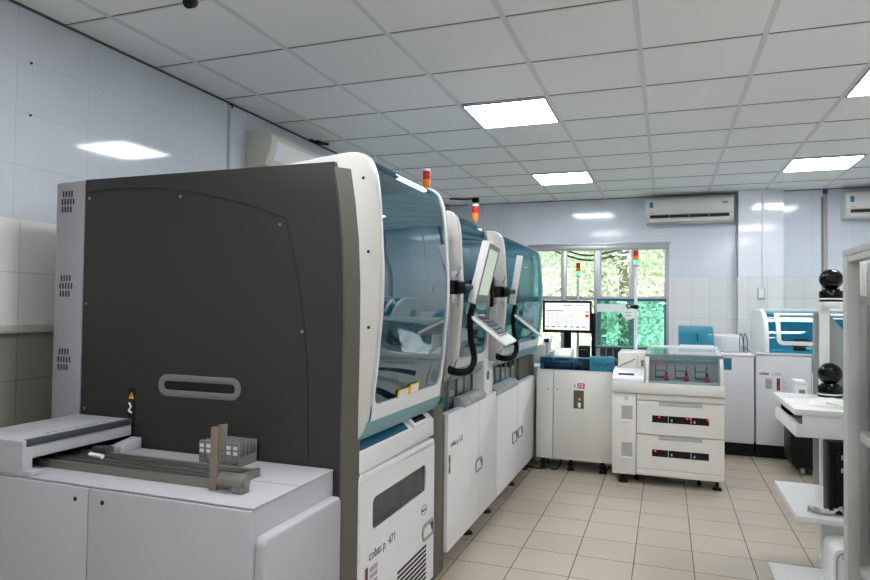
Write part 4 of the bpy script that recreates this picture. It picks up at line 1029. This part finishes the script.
for dx, dz in ((-.055, .93), (-.04, .93), (-.05, .905), (-.02, .93)):
    m = MB(); m.box(dx-.004, dx+.004, LY0+.256, LY0+.261, dz-.004, dz+.004); m.build('indicator', 'led_red', ld)

# ------------------------------------------------------------------ analysers along the back
c1 = thing('analyser_cabinet', 'white analyser unit with black plinth behind the rack loader', 'lab machine', (.4, 7.1, 0))
AYF = 6.58
m = MB(); m.box(.03, .768, AYF, 7.65, .12, .925, bev=.008); m.build('cabinet', 'white', c1)
m = MB(); m.box(.03, .768, AYF+.02, 7.65, .0, .122); m.build('plinth', 'black', c1)
m = MB(); m.box(.025, .772, AYF-.012, 7.65, .922, .945, bev=.006); m.build('worktop', 'white', c1)
m = MB(); m.box(.50, .577, AYF-.002, AYF+.001, .795, .905); m.build('blue_tag', 'teal', c1)
m = MB(); m.prism([(6.70, .945), (7.25, .945), (7.25, 1.185), (6.95, 1.185), (6.80, 1.13), (6.72, 1.02)], 'x', .116, .440, bev=.008); cv_ = m.build('blue_cover', 'teal', c1)
m = MB(); m.box(.124, .43, 6.695, 6.708, .985, 1.012, bev=.003); m.build('grip_band', 'shell_white', cv_)
m = MB(); m.box(.385, .425, 6.785, 6.79, 1.075, 1.115); m.build('sticker', 'paper', cv_)
m = MB(); m.prism([(.28, 1.02), (.295, 1.02), (.295, 1.12), (.282, 1.12)], 'y', 6.74, 6.83); m.build('inner_post', 'teal_deep', cv_)
m = MB(); m.box(.44, .70, 7.0, 7.6, .945, 1.095, bev=.008); m.build('rear_box', 'white', c1)
m = MB(); m.box(.52, .72, 6.72, 6.80, .945, .958, bev=.003); m.cyl((.50, 6.78, .955), (.74, 6.78, .955), .008); m.box(.46, .50, 6.75, 6.8, .945, .96, m=0); m.build('sample_arm', 'light_grey', c1)
for x in (.665, .70):
    m = MB(); m.tube([(x, 6.74, .945), (x-.004, 6.75, 1.05), (x+.004, 6.76, 1.13), (x+.022, 6.77, 1.10), (x+.034, 6.78, 1.02), (x+.034, 6.78, .946)], .0045, seg=6); m.build('wire_hoop', 'interior_dark', c1)

c2 = thing('analyser', 'white analyser with rounded blue glass hood in the right corner', 'lab machine', (1.3, 7.1, 0))
m = MB(); m.box(.782, 1.95, AYF, 7.70, .12, .945, bev=.008); m.build('cabinet', 'white', c2)
m = MB(); m.box(.782, 1.95, AYF+.02, 7.70, 0, .122); m.build('plinth', 'black', c2)
m = MB(); m.box(.778, 1.955, AYF-.014, 7.70, .945, .965, bev=.006); m.build('worktop', 'white', c2)
hp = [(6.585, .965), (6.59, 1.06), (6.605, 1.14), (6.635, 1.21), (6.69, 1.275), (6.775, 1.325), (6.89, 1.355), (7.05, 1.366)]
RB = [(7.45, 1.366), (7.55, 1.345), (7.62, 1.29), (7.66, 1.20), (7.68, 1.08), (7.68, .965)]
H = [(p.x, p.z) for p in catmull([(a, 0, c) for a, c in hp], 6)]
m = MB(); m.prism(H+RB, 'x', .855, .895, bev=.012, seg=3); m.build('end_cheek', 'shell_white', c2, angle=40)
m = MB(); m.prism(H+RB, 'x', 1.91, 1.95, bev=.012); m.build('end_cheek', 'shell_white', c2, angle=40)
# inner body
m = MB(); m.box(.895, 1.91, 6.95, 7.44, .965, 1.34); m.box(.895, 1.91, 6.61, 7.10, .965, .985); m.build('inner_body', 'teal_light', c2)
# hood surface helpers (profile swept along X)
HP = [Vector((0, a, c)) for a, c in H]; HL = [0]
for a, c in zip(HP, HP[1:]): HL.append(HL[-1]+(c-a).length)
def hpt(s, x, o):
    s = max(0, min(HL[-1]-1e-6, s)); i = max(j for j in range(len(HL)-1) if HL[j] <= s)
    t_ = (s-HL[i])/(HL[i+1]-HL[i]); p = HP[i].lerp(HP[i+1], t_); d = (HP[i+1]-HP[i]).normalized()
    n = Vector((0, -d.z, d.y)); q = p+n*o; return (x, q.y, q.z)
def hpatch(mb, s0, s1, x0, x1, o0, o1, ns=20, mm=0):
    t = bmesh.new(); A = []
    for k in range(ns+1):
        s = s0+(s1-s0)*k/ns
        A.append([t.verts.new(hpt(s, xx, o)) for xx, o in ((x0, o0), (x1, o0), (x1, o1), (x0, o1))])
    for a, c in zip(A, A[1:]):
        for j in range(4): t.faces.new((a[j], a[(j+1) % 4], c[(j+1) % 4], c[j]))
    t.faces.new(A[0]); t.faces.new(A[-1]); mb._add(t, mm)
SL = HL[-1]
m = MB(); hpatch(m, 0, SL, .892, 1.912, -.010, -.004, 40); m.build('hood_skin', 'teal_glass', c2)
m = MB(); m.box(.89, 1.915, 7.0, 7.46, 1.355, 1.372, bev=.004); m.build('roof', 'shell_white', c2)
s_a, s_b = .075, SL-.29
def win_frame(xa, xb, lb=None):
    m = MB(); r = .055
    hpatch(m, s_a+r, s_b-.0, xa, xa+.035, -.004, .012, 24); hpatch(m, s_a+r, s_b-.0, xb-.035, xb, -.004, .012, 24)
    hpatch(m, s_a, s_a+.035, xa+r, xb-r, -.004, .012, 3); hpatch(m, s_b-.03, s_b, xa+.03, xb-.03, -.004, .012, 3)
    for xc, sg in ((xa+r, -1), (xb-r, 1)):
        t = bmesh.new(); A = []
        for k in range(7):
            an = PI/2*k/6
            row = []
            for rr in (r, r-.035):
                for o in (-.004, .012): row.append(t.verts.new(hpt(s_a+r-rr*math.cos(an), xc+sg*rr*math.sin(an), o)))
            A.append(row)
        for a, c in zip(A, A[1:]):
            for i, j in ((0, 1), (1, 3), (3, 2), (2, 0)): t.faces.new((a[i], a[j], c[j], c[i]))
        m._add(t, 0)
    return m.build('window_frame', 'shell_white', c2)
win_frame(.955, 1.62)
m = MB(); hpatch(m, s_a+.02, s_b-.02, .97, 1.605, -.003, .001, 24); m.build('window_pane', 'teal_glass', c2)
m = MB(); hpatch(m, SL*.5-.006, SL*.5+.006, .892, 1.91, -.003, .003, 2); m.build('hood_band', 'shell_white', c2)
m = MB(); m.box(1.12, 1.24, 6.72, 6.80, .985, 1.09, bev=.006); m.build('inner_unit', 'black', c2)
m = MB(); m.box(1.19, 1.24, 6.595, 6.61, 1.005, 1.03, bev=.003); m.build('hood_grip', 'paper', c2)
m = MB(); m.box(1.235, 1.32, AYF-.002, AYF+.001, .80, .935); m.build('blue_tag', 'teal', c2)
m = MB(); m.box(1.228, 1.231, AYF-.001, AYF+.001, .13, .94); m.build('door_seam', 'mid_grey', c2)
m = MB(); lettering(m, 'cobas', .034, (.81, AYF-.0005, .765), (1, 0, 0), (0, 0, 1), m=0, bold=.0015); m.build('brand_lettering', 'green', c2)
m = MB(); lettering(m, 'c 503', .034, (.912, AYF-.0005, .762), (1, 0, 0), (0, 0, 1)); m.build('model_lettering', 'mid_grey', c2)
m = MB(); m.box(.86, .915, AYF-.0012, AYF, .635, .73, m=0)
for k in range(4): m.box(.867, .905-(k % 2)*.012, AYF-.0018, AYF-.001, .65+.019*k, .655+.019*k, m=1)
m.build('notice_sticker', ['light_grey', 'mid_grey'], c2)
m = MB(); m.box(.952, .980, AYF-.0012, AYF, .625, .735, m=0); m.box(.954, .978, AYF-.0018, AYF-.001, .70, .722, m=2); m.box(.954, .978, AYF-.0018, AYF-.001, .645, .668, m=2)
for k in range(4): m.box(.995, 1.035-(k % 2)*.012, AYF-.0012, AYF, .645+.024*k, .652+.024*k, m=1)
m.build('warning_sticker', ['maroon', 'light_grey', 'magenta'], c2)

# ------------------------------------------------------------------ right side: bin, workstation, rack
bn = thing('wheeled_bin', 'black wheeled box on the floor beyond the white desk', 'bin', (1.06, 6.15, 0))
m = MB(); m.prism([(.975, .10), (1.0, .06), (1.30, .06), (1.30, .60), (.972, .60)], 'y', 6.0, 6.36, bev=.02, seg=3); m.build('body', 'black', bn)
for x, y in ((1.06, 6.03), (1.25, 6.03), (1.06, 6.33), (1.25, 6.33)):
    m = MB(); m.cyl((x-.012, y, .027), (x+.012, y, .027), .027, seg=16, bev=.003); m.box(x-.016, x+.016, y-.01, y+.01, .03, .065); m.build('caster', 'mid_grey', bn)
wp = thing('plastic_dispenser', 'small white box with a grey square, standing beyond the desk corner', 'box', (1.06, 6.12, .60))
m = MB(); m.box(1.01, 1.105, 6.05, 6.2, .60, .755, bev=.006); m.prism([(1.0, .745), (1.12, .745), (1.09, .775), (1.01, .775)], 'y', 6.04, 6.21, bev=.004); m.build('housing', 'shell_white', wp)
m = MB(); m.box(1.04, 1.085, 6.047, 6.051, .645, .70); m.build('grey_square', 'mid_grey', wp)

wk = thing('computer_desk', 'white computer desk with keyboard shelf and lower shelves on the right', 'desk', (.9, 3.73, 0))
m = MB(); m.box(.565, 1.55, 3.39, 4.04, .872, .90, bev=.003); m.build('desktop', 'rack_white', wk)
m = MB(); m.box(.60, 1.55, 3.395, 3.415, .772, .873, bev=.002); m.build('apron', 'rack_white', wk)
m = MB(); m.box(.578, 1.0, 3.40, 3.99, .770, .785, bev=.002); m.box(.570, .590, 3.395, 3.995, .770, .828, bev=.002); m.box(.585, .60, 3.395, 3.41, .770, .83, bev=.002); m.build('keyboard_shelf', 'rack_white', wk)
m = MB(); m.box(.60, 1.0, 3.985, 4.0, .785, .872); m.build('shelf_back', 'seam', wk)
m = MB(); m.box(.575, 1.50, 3.40, 4.06, .375, .402, bev=.003); m.build('middle_shelf', 'rack_white', wk)
m = MB(); m.box(.495, 1.50, 3.02, 3.70, .045, .07, bev=.003); m.build('bottom_shelf', 'rack_white', wk)
for x, y, z1 in ((.797, 4.05, 1.385), (1.50, 4.05, 1.385), (1.50, 3.40, .872)):
    m = MB(); m.box(x, x+.045, y-.022, y+.022, 0, z1, bev=.002); m.build('leg', 'rack_white', wk)
m = MB(); m.box(.735, .86, 3.70, 3.725, .07, .375, bev=.002); m.build('support_panel', 'rack_white', wk)
m = MB(); m.box(.803, 1.55, 3.97, 4.14, 1.382, 1.41, bev=.003); m.build('top_board', 'rack_white', wk)
m = MB(); m.prism([(.772, .36), (1.20, .36), (1.20, .95), (.938, 1.225), (.853, 1.342), (.772, 1.346)], 'y', 4.076, 4.092, bev=.003); m.build('back_panel', 'grey_screen', wk, label='grey panel with a slanted corner')

def ptz(x, y, z, lb):
    t = thing('conference_camera', lb, 'camera', (x, y, z), 'black dome cameras')
    m = MB(); m.lathe((x, y, z), [(.056, 0), (.058, .006), (.058, .012)], seg=32); m.build('foot_ring', 'black', t)
    m = MB(); m.lathe((x, y, z), [(.0585, .012), (.0585, .020)], seg=32); m.build('light_ring', 'shell_white', t)
    m = MB(); m.lathe((x, y, z), [(.058, .020), (.059, .048), (.055, .060), (.045, .062), (.04, .072)], seg=32); m.build('base', 'gloss_black', t)
    m = MB(); m.sphere((x, y, z+.124), .058, sub=4); m.cyl((x-.01, y-.04, z+.13), (x-.020, y-.066, z+.132), .027, seg=24, bev=.003)
    m.build('head', 'gloss_black', t)
    m = MB(); m.cyl((x-.0198, y-.0655, z+.132), (x-.0205, y-.0675, z+.1321), .018, seg=20); m.build('lens', 'black', t)
ptz(.852, 4.04, 1.41, 'black dome camera on top of the white frame behind the desk')
ptz(.826, 3.95, .90, 'black dome camera standing on the white desktop')
for i, (x, y, r, w, h, lb) in enumerate(((.66, 3.70, .1, .16, .20, 'white paper sheet lying left on the desktop'), (.76, 3.62, -.25, .18, .22, 'white paper sheet lying in front of the desk camera'), (.80, 3.76, .4, .15, .21, 'white paper sheet partly beneath the desk camera'))):
    m = MB(); M = Matrix.Translation((x, y, .9005+.0012*i)) @ Matrix.Rotation(r, 4, 'Z')
    m.box(-w/2, w/2, -h/2, h/2, 0, .0012, m=0, M=M)
    for k in range(5): m.box(-w*.38, w*(.38-.1*(k % 3)), -h*.35+k*h*.16, -h*.35+k*h*.16+.004, .0012, .0015, m=1, M=M)
    tag(m.build('paper_sheet', ['paper', 'light_grey']), lb, 'paper', 'papers on the desk')
m = MB(); M = Matrix.Translation((.795, 3.53, .90)) @ Matrix.Rotation(.3, 4, 'Z'); m.box(-.04, .05, -.08, .08, 0, .012, bev=.001, M=M); m.box(-.04, .05, -.08, .08, .012, .016, m=1, M=M)
tag(m.build('notepad', ['paper', 'leaf_pale']), 'pale green notepad at the right edge of the desktop', 'notepad')
m = MB(); M = Matrix.Translation((.705, 3.50, .402)); t_ = bmesh.new()
rnd = random.Random(2); G = [[t_.verts.new((-.07+.02*i, -.05+.02*j, .006+.03*rnd.random()*(.3+abs(i-3)/4))) for j in range(6)] for i in range(8)]
for a, c in zip(G, G[1:]):
    for j in range(5): t_.faces.new((a[j], a[j+1], c[j+1], c[j]))
bmesh.ops.solidify(t_, geom=list(t_.faces), thickness=.0015); m._add(t_, 0, M)
tag(m.build('crumpled_paper', 'paper'), 'crumpled white paper on the middle shelf of the desk', 'paper')
pc = thing('desktop_computer', 'black desktop computer standing on the middle desk shelf', 'computer', (.83, 3.8, .402))
m = MB(); m.box(.722, .92, 3.50, 3.60, .402, .735, bev=.006); m.build('case', 'black', pc)
m = MB(); m.ring(rrect(.726, .915, .408, .730, .006, 3), rrect(.742, .90, .424, .714, .006, 3), 'y', 3.488, 3.502, bev=.003); m.build('front_bezel', 'rubber', pc)
m = MB(); m.box(.752, .89, 3.492, 3.501, .43, .70, bev=.002); m.build('front_panel', 'gloss_black', pc)
for z in (.60, .66): 
    m = MB(); m.box(.775, .80, 3.4895, 3.4925, z, z+.022); m.build('port_cover', 'light_grey', pc)
wb = thing('plastic_tub', 'white rounded plastic case below the middle desk shelf', 'container', (.79, 3.4, .07))
m = MB(); m.prism(rrect(.69, .86, .07, .325, .045, 6), 'y', 3.25, 3.45, bev=.008); m.build('case', 'shell_white', wb)
m = MB(); m.ring(rrect(.70, .850, .085, .31, .04, 6), rrect(.706, .844, .091, .304, .036, 6), 'y', 3.246, 3.252); m.box(.725, .80, 3.243, 3.252, .280, .291, bev=.002); m.build('rim', 'light_grey', wb)

rc = thing('shelving_rack', 'tall white steel shelving rack cut by the right edge of the photo', 'shelving', (1.0, 2.4, 0))
m = MB(); m.box(.655, .700, 2.86, 2.92, 0, 1.575, bev=.006); m.build('post', 'rack_steel', rc)
m = MB(); m.box(.735, .775, 3.06, 3.10, 0, 1.56, bev=.004); m.build('post', 'rack_steel', rc)
m = MB(); m.box(1.30, 1.35, 2.86, 2.92, 0, 1.575, bev=.006); m.build('post', 'rack_steel', rc)
for x in (.655, 1.30):
    m = MB(); m.box(x, x+.05, 1.60, 1.66, 0, 1.575, bev=.006); m.build('post', 'rack_steel', rc)
m = MB(); m.box(.655, 1.36, 1.58, 2.925, 1.575, 1.60, bev=.004); m.box(.66, .70, 1.62, 2.90, 1.55, 1.576, bev=.003); m.build('top_board', 'rack_steel', rc)
m = MB(); m.box(.70, 1.32, 2.88, 2.905, 1.385, 1.42, bev=.003); m.build('cross_bar', 'rack_steel', rc)
for z in (.895, .385):
    m = MB(); m.box(.695, 1.34, 1.62, 2.90, z-.03, z+.004, bev=.003); m.build('shelf', 'rack_steel', rc)
m = MB(); m.box(.775, 1.35, 3.06, 3.075, .3, 1.56); m.build('back_sheet', 'light_grey', rc)
for z, h, lb in ((.899, .19, 'black equipment box on the near rack shelf at the right photo edge'), (.389, .26, 'black equipment box on the lowest near rack shelf at the right photo edge')):
    e_ = thing('equipment_box', lb, 'electronics', (.95, 2.75, z), 'black equipment on the near rack')
    m = MB(); m.box(.728, 1.2, 2.70, 2.86, z, z+h, bev=.006); m.build('case', 'black', e_)
    m = MB(); m.box(.74, 1.19, 2.696, 2.702, z+h*.45, z+h*.52); m.build('trim_line', 'light_grey', e_)
# ------------------------------------------------------------------ floor cable
m = MB(); m.tube([(-.95, 5.47, .09), (-.93, 5.43, .02), (-1.0, 5.38, .008), (-1.1, 5.42, .006), (-1.25, 5.47, .006)], .006, seg=8); m.tube([(-.93, 5.44, .012), (-.87, 5.40, .008), (-.83, 5.42, .05), (-.825, 5.46, .11)], .006, seg=8)
tag(m.build('floor_cable', 'rubber'), 'black cable on the floor below the left end of the station', 'cable')

# ------------------------------------------------------------------ light, sky, camera
w = bpy.data.worlds.new('sky'); SC.world = w; w.use_nodes = True
nt = w.node_tree; bg = nt.nodes['Background']
sky = nt.nodes.new('ShaderNodeTexSky'); sky.sky_type = 'NISHITA'; sky.sun_disc = False; sky.sun_elevation = math.radians(50); sky.sun_rotation = math.radians(150); sky.dust_density = 4; sky.air_density = 1.2
nt.links.new(sky.outputs[0], bg.inputs[0]); bg.inputs[1].default_value = SKY
su = bpy.data.lights.new('sun', 'SUN'); su.energy = SUN; su.angle = .02; su.color = (1, .95, .86)
so = bpy.data.objects.new('sun', su); COL.objects.link(so); so.rotation_euler = (math.radians(48), 0, math.radians(-25))

cam = bpy.data.cameras.new('camera'); co = bpy.data.objects.new('camera', cam); COL.objects.link(co)
cam.sensor_width = 36; cam.sensor_fit = 'HORIZONTAL'; cam.lens = 638.42/870*36; cam.clip_start = .05; cam.clip_end = 200
yaw, pit, rol = .347685, .024571, .011844
r = Vector((math.cos(yaw), math.sin(yaw), 0)); f = Vector((-math.sin(yaw), math.cos(yaw), 0)); u = Vector((0, 0, 1))
f2 = f*math.cos(pit)+u*math.sin(pit); u2 = u*math.cos(pit)-f*math.sin(pit)
r3 = r*math.cos(rol)+u2*math.sin(rol); u3 = u2*math.cos(rol)-r*math.sin(rol)
co.matrix_world = Matrix(((r3.x, u3.x, -f2.x, 0), (r3.y, u3.y, -f2.y, 0), (r3.z, u3.z, -f2.z, 1.363), (0, 0, 0, 1)))
SC.camera = co
for o in list(bpy.data.objects):
    if 'org' in o: del o['org']
vs = SC.view_settings; vs.view_transform = 'Standard'; vs.look = 'None'; vs.exposure = EXPO; vs.gamma = 1; vs.use_curve_mapping = False
SC.cycles.max_bounces = 10; SC.cycles.transparent_max_bounces = 24; SC.cycles.sample_clamp_indirect = 6
